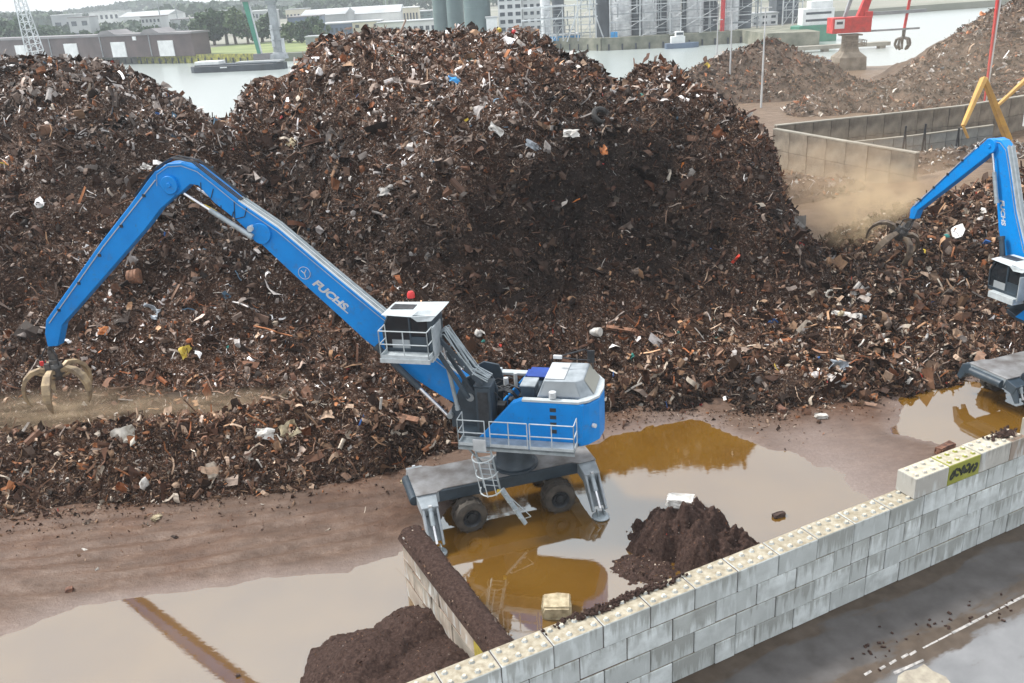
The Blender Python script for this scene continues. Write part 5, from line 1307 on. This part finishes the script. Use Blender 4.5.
# yellow machines behind the right-hand blue one
def yellow_arm(C, label, poly, foot, cab=True):
    o = empty('yellow_crane', (*C, 0), label=label, cat='crane', group='yellow cranes at the right edge'); b_ = MB()
    for a, c, w, w2 in poly: MB().beam(a, c, w*.5, w*YW, w2=w2*.5, h2=w2*YW, up=(0,1,0)).build('arm', 'yellow_paint', o, .03)
    MB().slab([(foot-1.8,-1.3),(foot+2.2,-1.3),(foot+2.2,1.3),(foot-1.8,1.3)],1.5,3.0).build('upper_body', 'yellow_paint', o, .06)
    for s in (-1,1): MB().prism([(foot-2.2,.3),(foot-1.8,0),(foot+1.8,0),(foot+2.2,.3),(foot+2.0,1.0),(foot-2.0,1.0)], s*1.0, s*1.6).build('track', 'rubber', o)
    if cab:
        c_ = MB().box((foot-2.6,-.9,4.0),(1.5,1.3,1.9)).build('cab', 'white_paint', o, .08); MB().box((foot-2.7,-1.56,4.15),(1.0,.03,1.2)).build('cab_glass', 'cab_glass', c_)
    return o
YW = .72
A = [AY(984,78,92), AY(963,126,90), AY(1016,160,94), AY(1030,196,95)]
c0 = np.array([A[3][0], 94.]);
def rel(p): return (float(p[0]-c0[0]), float(p[1]-c0[1]), float(p[2]))
yellow_arm(c0, 'yellow crane whose folded arm makes an upside-down V above the blue arm', [(rel(A[0]), rel(A[1]), .95, .6), (rel(A[2]), rel(A[0]), 1.3, .85), (rel(A[1]), rel(AY(968,138,90)), .4, .4)], .5)
A = [AY(1034,72,98), AY(995,108,97), AY(1060,150,99)]; c0 = np.array([A[2][0], 99.])
yellow_arm(c0, 'second yellow arm reaching in from the right edge behind the first', [(rel(A[0]), rel(A[1]), .8, .5), (rel(A[2]), rel(A[0]), 1.1, .8)], .5, cab=False)

# ------------------------------------------------------------------ far bank, left
def slab_struct(name, poly, z0, z1, mat): o = MB().slab(poly, z0, z1).build(name, mat); o['kind'] = 'structure'; return o
slab_struct('far_bank', [(-2500,700),(-420,520),(-226,431),(-170,412),(-140,392),(-89,357),(-74,352),(-60,353),(-40,356),(0,362),(24,333),(36,316),(58,312),(93,316),(110,318),(150,420),(420,470),(2500,700),(2500,4200),(-2500,4200)], -4, -.05, 'far_ground')
def quay(name, pts, z0, z1, th, mat, label):
    root = empty(name, (*pts[0], 0), label=label, cat='quay wall')
    for a, b in zip(pts[:-1], pts[1:]):
        o = MB().beam((a[0]-pts[0][0], a[1]-pts[0][1], (z0+z1)/2), (b[0]-pts[0][0], b[1]-pts[0][1], (z0+z1)/2), th, z1-z0).build('wall_face', mat, root)
        L = math.hypot(b[0]-a[0], b[1]-a[1]); n = int(L/4)
        for k in range(n):
            t = (k+.5)/n; x, y = a[0]+(b[0]-a[0])*t-pts[0][0], a[1]+(b[1]-a[1])*t-pts[0][1]
            MB().box((x, y-th/2-.3, -2.1), (.5, .5, 2.2)).build('fender', 'hull_dark', root)
    return root
quay('quay_wall', [(-226,429),(-170,410),(-128,384)], -4, .25, 1.2, 'quay_concrete', 'grey quay wall in front of the brick warehouse')
quay('quay_wall', [(-150,396),(-89,354.5)], -4, .35, 1.2, 'lichen_yellow', 'yellow stained timber quay front behind the barge')
quay('quay_wall', [(22,332),(36,313.5),(58,309.5),(93,313)], -4, 1.0, 1.2, 'quay_concrete', 'long concrete quay wall in front of the silos')
slab_struct('jetty', [(84,288),(99,284),(100,318),(82,318)], -3.6, 1.0, 'quay_concrete')
pier = empty('pontoon', (96, 262, -3), label='low grey pontoon reaching towards the red crane', cat='pontoon')
MB().box((0,0,1.2),(30,3,1.0)).build('deck', 'concrete_far', pier); 
for x in (-11,-3,5,13): MB().box((x,0,0),(1.6,2.4,2.4)).build('pile', 'concrete_far', pier)

# warehouse
wa, wb = np.array([-226.,433.]), np.array([-119.,373.5]); wv = wb-wa; WL = float(np.linalg.norm(wv)); wang = math.atan2(wv[1], wv[0])
wh = empty('warehouse', (wa[0], wa[1], 0), wang, label='long dark brick warehouse with four white doors on the far quay', cat='warehouse')
MB().box((WL/2-14,4.5,4.1),(WL+28,9,8.4)).build('wall', 'shed_brick', wh)
MB().prism([(-30,8.3),(WL+.6,8.3),(WL+.6,9.0),(-30,9.3)], -.4, 9.4).build('roof', 'shed_roof', wh)
for x in (WL-49, WL-23): MB().add([(x-5,-.6,9.0),(x+6,-.6,9.0),(x+2,-.6,10.8),(x-5,9,9.1),(x+6,9,9.1),(x+2,9,10.8),(x-2.5,-.6,10.4),(x-2.5,9,10.4)],[(0,1,2,6),(3,7,5,4),(1,4,5,2),(2,5,7,6),(6,7,3,0),(0,3,4,1)]).build('roof_gable', 'shed_roof', wh)
for x in (16, 49.5, 79.5, 107.5): MB().box((x,-.15,3.0),(8.5,.4,6.0)).build('door', 'door_white', wh)
MB().box((90,-.15,7.2),(2.0,.3,1.5)).build('sign_panel', 'door_white', wh)
for x in (36, 69, 98.5): MB().box((x,-.2,4.2),(.25,.3,8.2)).build('downpipe', 'steel_grey', wh)
# barge
bg_ = empty('barge', (-90, 322, -3), R(-11), label='long dark barge with a white hatch moored at the far quay', cat='barge')
MB().slab([(-13,-3.5),(16,-3.5),(19,-1.5),(19,1.5),(16,3.5),(-13,3.5),(-15,2.0),(-15,-2.0)], -.5, 2.1).build('hull', 'hull_dark', bg_, .1)
MB().box((2,0,2.3),(30,5.6,.35)).build('deck', 'slate_paint', bg_); MB().box((-8.5,0,3.0),(9,5,1.2)).build('hatch', 'door_white', bg_, .1); MB().box((-2,-3.6,1.5),(2.5,.08,.4)).build('nameplate', 'door_white', bg_)
MB().box((10,0,2.7),(16,4.6,.5)).build('hold_cover', 'far_roof', bg_)
# lattice tower
lt = empty('lattice_tower', (-165, 340, 0), label='pale lattice tower in front of the warehouse at the left', cat='tower')
lattice(lt, 'mast', 'crane_white', (0,0,4), (-1.5,0,34), 4.6, 1.6, 12, .10, .22); MB().box((0,0,4.2),(8,6,.4)).box((-3.4,0,2),(.4,.4,4)).box((3.4,0,2),(.4,.4,4)).box((3.4,0,5),(.3,.3,2)).build('base_frame', 'crane_white', lt)
# green and grey crane
gc = empty('dockside_crane', (-74.5, 324, 0), label='grey column crane with a green jib on the far bank', cat='crane')
MB().lathe([(3.4,0),(3.1,1.5),(1.6,2.2),(1.45,17.5),(2.2,18.2),(2.4,19.2),(0,19.2)], n=10).build('column', 'steel_grey', gc)
MB().box((-3,0,19.6),(14,3,1.4)).build('platform', 'shed_roof', gc); MB().box((2,0,4),(1.0,1.0,5)).box((-.9,-1.6,7.5),(.9,.3,7)).build('ladder_box', 'crane_white', gc)
for z in (6, 9.5): MB().lathe([(1.5,z),(2.1,z),(2.1,z+.3),(1.5,z+.3)], n=10).build('ring_platform', 'steel_grey', gc)
MB().beam((-6.4,0,.8),(-9.6,0,27),.9,1.1,w2=1.5,h2=2.0).build('jib', 'green_paint', gc); MB().beam((-5.5,-.2,.8),(-8.0,-.2,24),.3,.5).build('jib_side', 'crane_white', gc)
MB().box((-5,0,1.0),(7,3,2.0)).build('machine_base', 'shed_roof', gc)

# ------------------------------------------------------------------ trees
def tree(x, y, h, w, mat, label, group, seed, z0=0., n=620):
    rj = np.random.default_rng(seed); root = empty('tree', (x, y, z0), label=label, cat='tree', group=group)
    tr = MB().cyl((0,0,-.3),(rj.normal()*.2,0,h*.45),w*.05,6,w*.03)
    for k in range(4): a = k*1.6+rj.random(); tr.cyl((0,0,h*(.3+.06*k)),(math.cos(a)*w*.28,math.sin(a)*w*.28,h*(.55+.06*k)),w*.025,5,w*.01)
    tr.build('trunk', 'bark', root)
    nb = 7; cc = np.stack([rj.normal(size=nb)*w*.19, rj.normal(size=nb)*w*.19, h*(.30+.52*rj.random(nb))], -1); cr_ = w*(.17+.13*rj.random(nb))
    k = rj.integers(0, nb, n); d = rj.normal(size=(n,3)); d /= np.linalg.norm(d, axis=1)[:,None]; P = cc[k]+d*cr_[k][:,None]*(.55+.5*rj.random(n))[:,None]; P[:,2] = np.clip(P[:,2], h*.05, None)
    s = w*.055*(.6+.8*rj.random(n)); Q = randrot(n, None, rj)
    base = np.array([(-1,-.6,0),(.2,-1,.25),(1,.3,0),(.1,1,.3),(-.9,.6,-.1)])
    V_ = np.einsum('nij,vj->nvi', Q, base)*s[:,None,None]+P[:,None,:]; F_ = (np.array([(0,1,2),(0,2,3),(0,3,4)])[None]+(np.arange(n)*5)[:,None,None]).reshape(-1,3)
    o = bpy.data.objects.new('crown', npmesh('crown', V_.reshape(-1,3), F_, mat)); COL.objects.link(o); o.parent = root; return root
rt = random.Random(77)
ORD = ['first','second','third','fourth','fifth','sixth','seventh','eighth','ninth','tenth','eleventh','twelfth','thirteenth']
TL = [(2,14,430+75,16,'leaf_dark'),(18,14,505,17,'leaf_dark'),(34,14,512,14,'leaf_dark'),(46,24,500,9,'leaf_mid'),(58,24,505,9,'leaf_dark'),(70,25,508,8,'leaf_dark'),(82,24,505,9,'leaf_dark'),(94,23,505,10,'leaf_dark'),(106,23,503,10,'leaf_dark'),(118,25,500,9,'leaf_dark'),
      (140,22,470,10,'leaf_dark'),(150,22,470,10,'leaf_dark'),(172,24,465,8,'leaf_dark'),(200,26,455,12,'leaf_dark'),(212,28,450,13,'leaf_dark'),(224,24,448,15,'leaf_dark'),(233,24,446,13,'leaf_mid'),(246,28,440,11,'leaf_dark'),(259,18,455,15,'leaf_dark'),(288,24,430,10,'leaf_mid'),(300,30,420,9,'leaf_dark'),(310,28,420,10,'leaf_dark'),(324,32,415,7,'leaf_mid')]
for i, (px, py, y, h, mt) in enumerate(TL):
    p = AY(px, py, y); tree(float(p[0]), y, h+rt.uniform(-1,1.5), h*rt.uniform(.95,1.25), mt, ORD[i]+' leafy green tree from the left in the row behind the brick warehouse' if px < 180 else ORD[i-13]+' leafy green tree from the left on the bank by the dockside crane', 'trees behind the warehouse' if px < 180 else 'trees on the far bank', 300+i)
# woods on the horizon: uncountable
def woods(name, y, x0, x1, h, mat, n, seed, base=0.):
    rj = np.random.default_rng(seed); X = rj.uniform(x0, x1, n); prof = h*(.6+.5*(fbm(X, X*0+seed, 4, 6/abs(x1-x0)*2)+.5)); Z = base+prof*np.sqrt(rj.random(n)); Y_ = y+rj.uniform(-20, 60, n)
    s = h*.16*(.6+.8*rj.random(n)); Q = randrot(n, None, rj); b_ = np.array([(-1,-.7,0),(1,-.7,.2),(.8,.8,0),(-.7,.9,.3)])
    V_ = np.einsum('nij,vj->nvi', Q, b_)*s[:,None,None]+np.stack([X,Y_,Z],-1)[:,None,:]; F_ = (np.array([(0,1,2),(0,2,3)])[None]+(np.arange(n)*4)[:,None,None]).reshape(-1,3)
    o = bpy.data.objects.new(name, npmesh(name, V_.reshape(-1,3), F_, mat)); COL.objects.link(o); o['kind'] = 'stuff'; return o
woods('distant_woods', 900, -620, 60, 17, 'leaf_far', 5000, 3); woods('distant_woods', 1500, -1000, 300, 24, 'leaf_far', 6000, 4)
woods('distant_woods', 640, -420, -180, 9, 'leaf_far', 2500, 6); woods('distant_woods', 560, 150, 460, 7, 'leaf_far', 2000, 5)
g_ = slab_struct('grass_bank', [(-140,395),(-88,360),(-60,357),(-40,362),(-40,430),(-120,450)], -.04, .06, 'grass')

ORD14 = ORD+['fourteenth']
# ------------------------------------------------------------------ far buildings
def building(name, px0, px1, pyt, y, dep, wallm, roofm, label, cat='building', win=None, base=0., pitch=0.):
    a, b = AY(px0, pyt, y), AY(px1, pyt, y); w = float(b[0]-a[0]); H_ = float((a[2]+b[2])/2)-base
    root = empty(name, (float(a[0]+b[0])/2, y, base), label=label, cat=cat)
    MB().box((0,dep/2,H_/2),(w,dep,H_)).build('wall', wallm, root)
    if pitch: MB().add([(-w/2-.4,-.4,H_),(w/2+.4,-.4,H_),(w/2+.4,dep+.4,H_),(-w/2-.4,dep+.4,H_),(-w/2-.4,dep/2,H_+pitch),(w/2+.4,dep/2,H_+pitch)],[(0,1,5,4),(2,3,4,5),(0,4,3),(1,2,5)]).build('roof', roofm, root)
    else: MB().box((0,dep/2,H_+.2),(w+.6,dep+.6,.5)).build('roof', roofm, root)
    if win:
        nx, nz, ww, wh_ = win; fm = MB().box((0,0,0),(w/nx*ww, .2, H_/nz*wh_)).mesh('window', 'window_dark')
        for i in range(nx):
            for k in range(nz):
                o = bpy.data.objects.new('window', fm); COL.objects.link(o); o.parent = root; o.location = (-w/2+w*(i+.5)/nx, -.06, H_*(k+.5)/nz)
    return root
building('industrial_shed', 88, 118, 12, 800, 30, 'facade_white', 'far_roof', 'white flat building above the warehouse roof', win=(6,2,.5,.4))
building('industrial_shed', 118, 168, 16, 700, 40, 'facade_white', 'far_roof', 'long pale shed right of the white flat building above the warehouse', pitch=3)
building('industrial_shed', 170, 210, 19, 640, 25, 'far_roof', 'shed_roof', 'grey low shed behind the trees left of the dockside crane', win=(8,1,.4,.3))
building('industrial_shed', 300, 345, 15, 560, 40, 'far_roof', 'far_roof', 'pale grey hall behind the trees right of the dockside crane', pitch=3)
building('industrial_shed', 287, 318, 17, 500, 20, 'facade_blue', 'shed_roof', 'dark grey hall behind the dockside crane')
building('industrial_shed', 320, 352, 24, 470, 24, 'facade_blue', 'far_roof', 'dark blue low building left of the cream house', win=(7,1,.5,.35))
building('house', 352, 380, 22, 440, 16, 'facade_cream', 'far_roof', 'cream two-storey house just behind the main heap', win=(3,2,.4,.4))
building('industrial_shed', 318, 400, 14, 600, 40, 'facade_white', 'far_roof', 'long white hall roof behind the dark blue building', pitch=4)
building('industrial_shed', 305, 327, 37, 400, 8, 'steel_grey', 'far_roof', 'small grey container shed on the grassy bank')
building('office_tower', 398, 432, 12, 620, 20, 'silo_green', 'far_roof', 'grey-green block left of the big silos', win=(5,3,.5,.3))
building('industrial_shed', 376, 436, 22, 430, 16, 'facade_white', 'far_roof', 'white low building behind the crest left of the silos', win=(10,1,.6,.3))
building('process_building', 496, 520, -28, 350, 12, 'facade_white', 'far_roof', 'left white process tower with a grid of dark windows', win=(3,9,.62,.5))
building('process_building', 520.5, 540, -28, 352, 12, 'facade_white', 'far_roof', 'right white process tower with a grid of dark windows', win=(3,9,.55,.45))
building('industrial_shed', 486, 497, 18, 345, 6, 'door_white', 'far_roof', 'small white cabin between the big silo and the process towers')
building('warehouse', 536, 580, 36, 330, 8, 'tarp_blue', 'facade_white', 'low blue roofed store at the quay behind the heap crest')
building('terraced_hall', 905, 990, 14, 520, 20, 'far_roof', 'door_white', 'pale layered hall on the far right shore', win=(12,1,.7,.3))
building('terraced_hall', 935, 1010, 4, 580, 20, 'silo_dark', 'door_white', 'second pale layered hall farther up the right shore', win=(12,1,.7,.3))
building('terraced_hall', 1005, 1100, 6, 560, 20, 'silo_dark', 'door_white', 'long grey hall behind the dusty heap on the right', win=(12,1,.7,.3))
building('grey_tower', 778, 800, -20, 350, 10, 'silo_dark', 'far_roof', 'dark grey tower building at the right end of the silos', win=(3,8,.5,.3))
building('process_building', 752, 778, 14, 345, 8, 'silo_pale', 'far_roof', 'pale machinery house right of the last silo', win=(3,2,.5,.4))
rj_ = random.Random(8); WL_ = ['facade_white','far_roof','facade_cream','steel_grey','facade_blue','shed_brick']; WN_ = ['white','pale grey','cream','mid grey','dark blue','brown']
for i, px in enumerate((62,78,128,150,186,205,222,262,296,330,356,385,410,428)):
    k = rj_.randrange(6); y_ = rj_.choice((560,620,690,760)); w_ = rj_.uniform(9, 24)
    building('town_building', px-w_/2, px+w_/2, (19 if px < 200 else 14)-px*.012+rj_.uniform(-4, 3), y_, 14, WL_[k], rj_.choice(['far_roof','shed_roof','door_white']), ORD14[i]+' small '+WN_[k]+' town building from the left beyond the far bank trees', win=(rj_.randint(2,6), rj_.randint(1,3), .5, .4))
# silos
def silo(px0, px1, y, mat, label, H_, group, base=0.):
    a, b = AY(px0, 20, y), AY(px1, 20, y); r_ = float(b[0]-a[0])/2; o = empty('silo', (float(a[0]+b[0])/2, y+r_, base), label=label, cat='silo', group=group)
    MB().lathe([(r_,0),(r_,H_)], n=24).build('shell', mat, o, smooth=True); MB().lathe([(r_+.15,H_),(r_*.15,H_+r_*.45),(0,H_+r_*.45)], n=24).build('roof', 'far_roof', o)
    for k in range(2, 3): MB().lathe([(r_+.02,H_*k/5),(r_+.1,H_*k/5+.1),(r_+.02,H_*k/5+.2)], n=24).build('hoop', mat, o)
    return o
silo(433, 450, 372, 'silo_green', 'leftmost grey-green silo above the main heap', 26, 'grey-green silos')
silo(447, 464, 366, 'silo_green', 'middle grey-green silo above the main heap', 26, 'grey-green silos')
silo(464, 491, 352, 'silo_green', 'broad right-hand grey-green silo above the main heap', 30, 'grey-green silos')
k = 0
CNT = {'silo_pale': 0, 'silo_dark': 0}
SL = [(541,551,'silo_pale'),(553,565,'silo_dark'),(612,633,'silo_pale'),(632,646,'silo_dark'),(643,658,'silo_pale'),(657,669,'silo_dark'),(668,682,'silo_pale'),(682,690,'silo_dark'),(688,705,'silo_pale'),(704,719,'silo_dark'),(724,740,'silo_pale'),(739,753,'silo_dark'),(596,611,'silo_dark')]
for i, (a, b, mt) in enumerate(sorted(SL)):
    CNT[mt] += 1
    silo(a, b, 332+(3 if mt == 'silo_dark' else 0), mt, ORD[CNT[mt]-1]+(' pale' if mt == 'silo_pale' else ' dark grey')+' slim silo from the left in the row behind the quay', 27, 'slim silos along the quay')
# steel staging
def staging(name, pxs, y, z1, label, diag=True):
    root = empty(name, (float(AY(pxs[0], 30, y)[0]), y, 0), label=label, cat='steel frame'); x0 = root.location.x; xs = [float(AY(p, 30, y)[0])-x0 for p in pxs]
    for x in xs: MB().beam((x,0,0),(x,0,z1),.38).build('column', 'crane_white', root)
    for j in range(1, int(z1/2.6)):
        z = j*2.6; MB().beam((xs[0],0,z),(xs[-1],0,z),.2,.3).beam((xs[0],-.2,z+1.0),(xs[-1],-.2,z+1.0),.08).build('floor_beam', 'steel_grey' if j % 2 else 'crane_white', root)
    mb = MB()
    for j in range(int(z1/5.2)):
        for a, b in zip(xs[:-1], xs[1:]): mb.cyl((a,0,j*5.2),(b,0,(j+1)*5.2),.1,4)
    mb.build('bracing', 'crane_white', root); rj = random.Random(len(bpy.data.objects))
    pw_ = MB()
    for k in range(int((xs[-1]-xs[0])*.9)):
        x = rj.uniform(xs[0], xs[-1]); a = rj.uniform(0, z1*.6); pw_.cyl((x,rj.uniform(-.4,1.2),a),(x,.6,a+rj.uniform(3,z1*.5)),rj.uniform(.08,.25),5)
        if k % 3 == 0: z = rj.uniform(1, z1); pw_.cyl((x,.3,z),(min(xs[-1],x+rj.uniform(2,9)),.3,z),rj.uniform(.1,.25),5)
    o = pw_.build('pipework', 'steel_grey', root); o['kind'] = 'stuff'; return root
st_ = staging('conveyor_tower', (578,590,596), 322, 24, 'pale steel stair tower at the quay, with long diagonal legs')
x0 = st_.location.x; l0 = float(AY(567,38,322)[0])-x0; l1 = float(AY(604,38,322)[0])-x0
MB().beam((l0,0,0),(2.2,0,15),.4).beam((l1,0,0),(3.6,0,15),.4).build('diagonal_leg', 'crane_white', st_)
for z in (7.5, 11.5): MB().box((-6,3,z),(26,2.4,.4)).build('gallery', 'crane_white', st_)
staging('pipe_gantry', (541,552,563,575), 326, 12, 'low pale pipe gantry left of the stair tower')
staging('pipe_gantry', (610,640,670,700,730,760), 324, 22, 'long pipe gantry running in front of the slim silos')
staging('pipe_gantry', (782,792,801), 340, 22, 'pale scaffold around the dark grey tower')
rp = AY(722, 32, 322); o = empty('red_pole', (float(rp[0]), 322, 0), label='thick red upright in front of the slim silos', cat='pole'); MB().cyl((0,0,0),(.3,0,26),.75,10).build('pole', 'red_paint', o)
o = empty('blue_container', (float(AY(614,33,320)[0]), 320, 0), label='small bright blue container on the quay at the foot of the silos', cat='container'); MB().box((0,0,1.2),(2.2,2,2.3)).build('box', 'tarp_blue', o, .05); MB().box((0,-1.02,1.2),(.1,.05,2.1)).build('door_seam', 'facade_blue', o)
# workboat and ship
tb = empty('workboat', (float(AY(680,44,306)[0]), 305, -3), label='small white workboat moored at the silo quay', cat='boat')
MB().slab([(-5,-1.6),(3.5,-1.6),(6,0),(3.5,1.6),(-5,1.6)], -.3, 1.6).build('hull', 'facade_blue', tb, .08); MB().box((-1,0,2.6),(4.5,2.4,2.2)).box((-.5,0,4.4),(2.6,1.9,1.6)).build('wheelhouse', 'door_white', tb, .06); MB().box((-.5,-.98,4.5),(2.2,.05,.7)).build('window', 'window_dark', tb); MB().cyl((0,0,5),(0,0,10),.12,6).build('mast', 'crane_white', tb)
sh_ = empty('ship', (float(AY(812,28,300)[0]), 300, -3), label='white ship with a green hull behind the red crane', cat='ship')
MB().slab([(-5,-3),(7,-3),(7,3),(-5,3),(-7,0)], -.3, 5.0).build('hull', 'green_paint', sh_, .1); MB().box((1,0,7.5),(10,5,5)).box((2,0,11),(7,4,2.4)).build('superstructure', 'door_white', sh_, .1)
for z in (6.5, 8.6): MB().box((1,-2.53,z),(8,.05,.7)).build('window', 'window_dark', sh_)
# masts on the skyline
for i, (px, h) in enumerate(((158,42),(175,40),(232,44),(386,48))):
    p = AY(px, 6, 700); o = empty('skyline_mast', (float(p[0]), 700, 0), label=('first', 'second', 'third', 'fourth')[i]+' thin mast from the left on the skyline', cat='mast', group='skyline masts'); MB().cyl((0,0,0),(0,0,h),.5,6,.2).build('pole', 'steel_grey', o)

# ------------------------------------------------------------------ dust and air
def volume(name, mat):
    return mat
def dust_mat(name, col, dens, scale, lo, hi):
    m = bpy.data.materials.new(name); m.use_nodes = True; nt = m.node_tree; nt.nodes.clear(); MAT[name] = m
    out = N(nt, 'ShaderNodeOutputMaterial'); v = N(nt, 'ShaderNodeVolumePrincipled'); v.inputs['Color'].default_value = (*col, 1); v.inputs['Anisotropy'].default_value = .1
    tc = N(nt, 'ShaderNodeTexCoord'); f = noise(nt, scale, 3, tc.outputs['Object'])
    g = N(nt, 'ShaderNodeVectorMath', operation='LENGTH'); nt.links.new(tc.outputs['Object'], g.inputs[0])
    fall = mapr(nt, g.outputs['Value'], .25, 1.0, 1.0, 0.0)
    a = mapr(nt, f, lo, hi, 0, dens); mm = N(nt, 'ShaderNodeMath', operation='MULTIPLY'); nt.links.new(a, mm.inputs[0]); nt.links.new(fall, mm.inputs[1]); nt.links.new(mm.outputs[0], v.inputs['Density'])
    nt.links.new(v.outputs[0], out.inputs['Volume'])
dust_mat('dust_left', (.84, .68, .48), .85, 3.4, .40, .68)
dust_mat('dust_right', (.70, .53, .36), .17, 3.2, .38, .62)
dust_mat('dust_veil', (.80, .68, .52), .016, 2.2, .3, .7)
dust_mat('dust_puff', (.86, .69, .46), .75, 3.2, .42, .66)
def dust(name, c, r_, mat, rz=0.):
    bm = bmesh.new(); bmesh.ops.create_icosphere(bm, subdivisions=3, radius=1.0); me = bpy.data.meshes.new(name); bm.to_mesh(me); bm.free(); me.materials.append(MAT[mat])
    o = bpy.data.objects.new(name, me); COL.objects.link(o); o.location = tuple(map(float, c)); o.scale = r_; o.rotation_euler = (0,0,rz); o['kind'] = 'stuff'; return o
c = AY(60, 412, 38.1); dust('dust', (c[0], 38.1, c[2]), (7.5, 1.5, 1.25), 'dust_left', .03)
c = AY(230, 406, 38.4); dust('dust', (c[0], 38.4, c[2]), (5, 1.2, .9), 'dust_left', .03)
c = AY(872, 212, 58); dust('dust', (c[0], 58, c[2]), (4.0, 3.4, 3.6), 'dust_puff')
c = AY(845, 205, 68); dust('dust', (c[0], 68, 3.5), (11, 8, 5.0), 'dust_right')
c = AY(900, 110, 112); dust('dust', (c[0]+4, 112, 7), (34, 16, 10), 'dust_veil')
hz = MB().box((0, 1040, 24.5),(2600, 2300, 59)).build('haze', None); hz['kind'] = 'stuff'
m = bpy.data.materials.new('air'); m.use_nodes = True; nt = m.node_tree; nt.nodes.clear(); out = N(nt, 'ShaderNodeOutputMaterial'); v = N(nt, 'ShaderNodeVolumePrincipled')
v.inputs['Color'].default_value = (.86, .93, 1, 1); v.inputs['Density'].default_value = .00026; nt.links.new(v.outputs[0], out.inputs['Volume']); hz.data.materials.append(m)
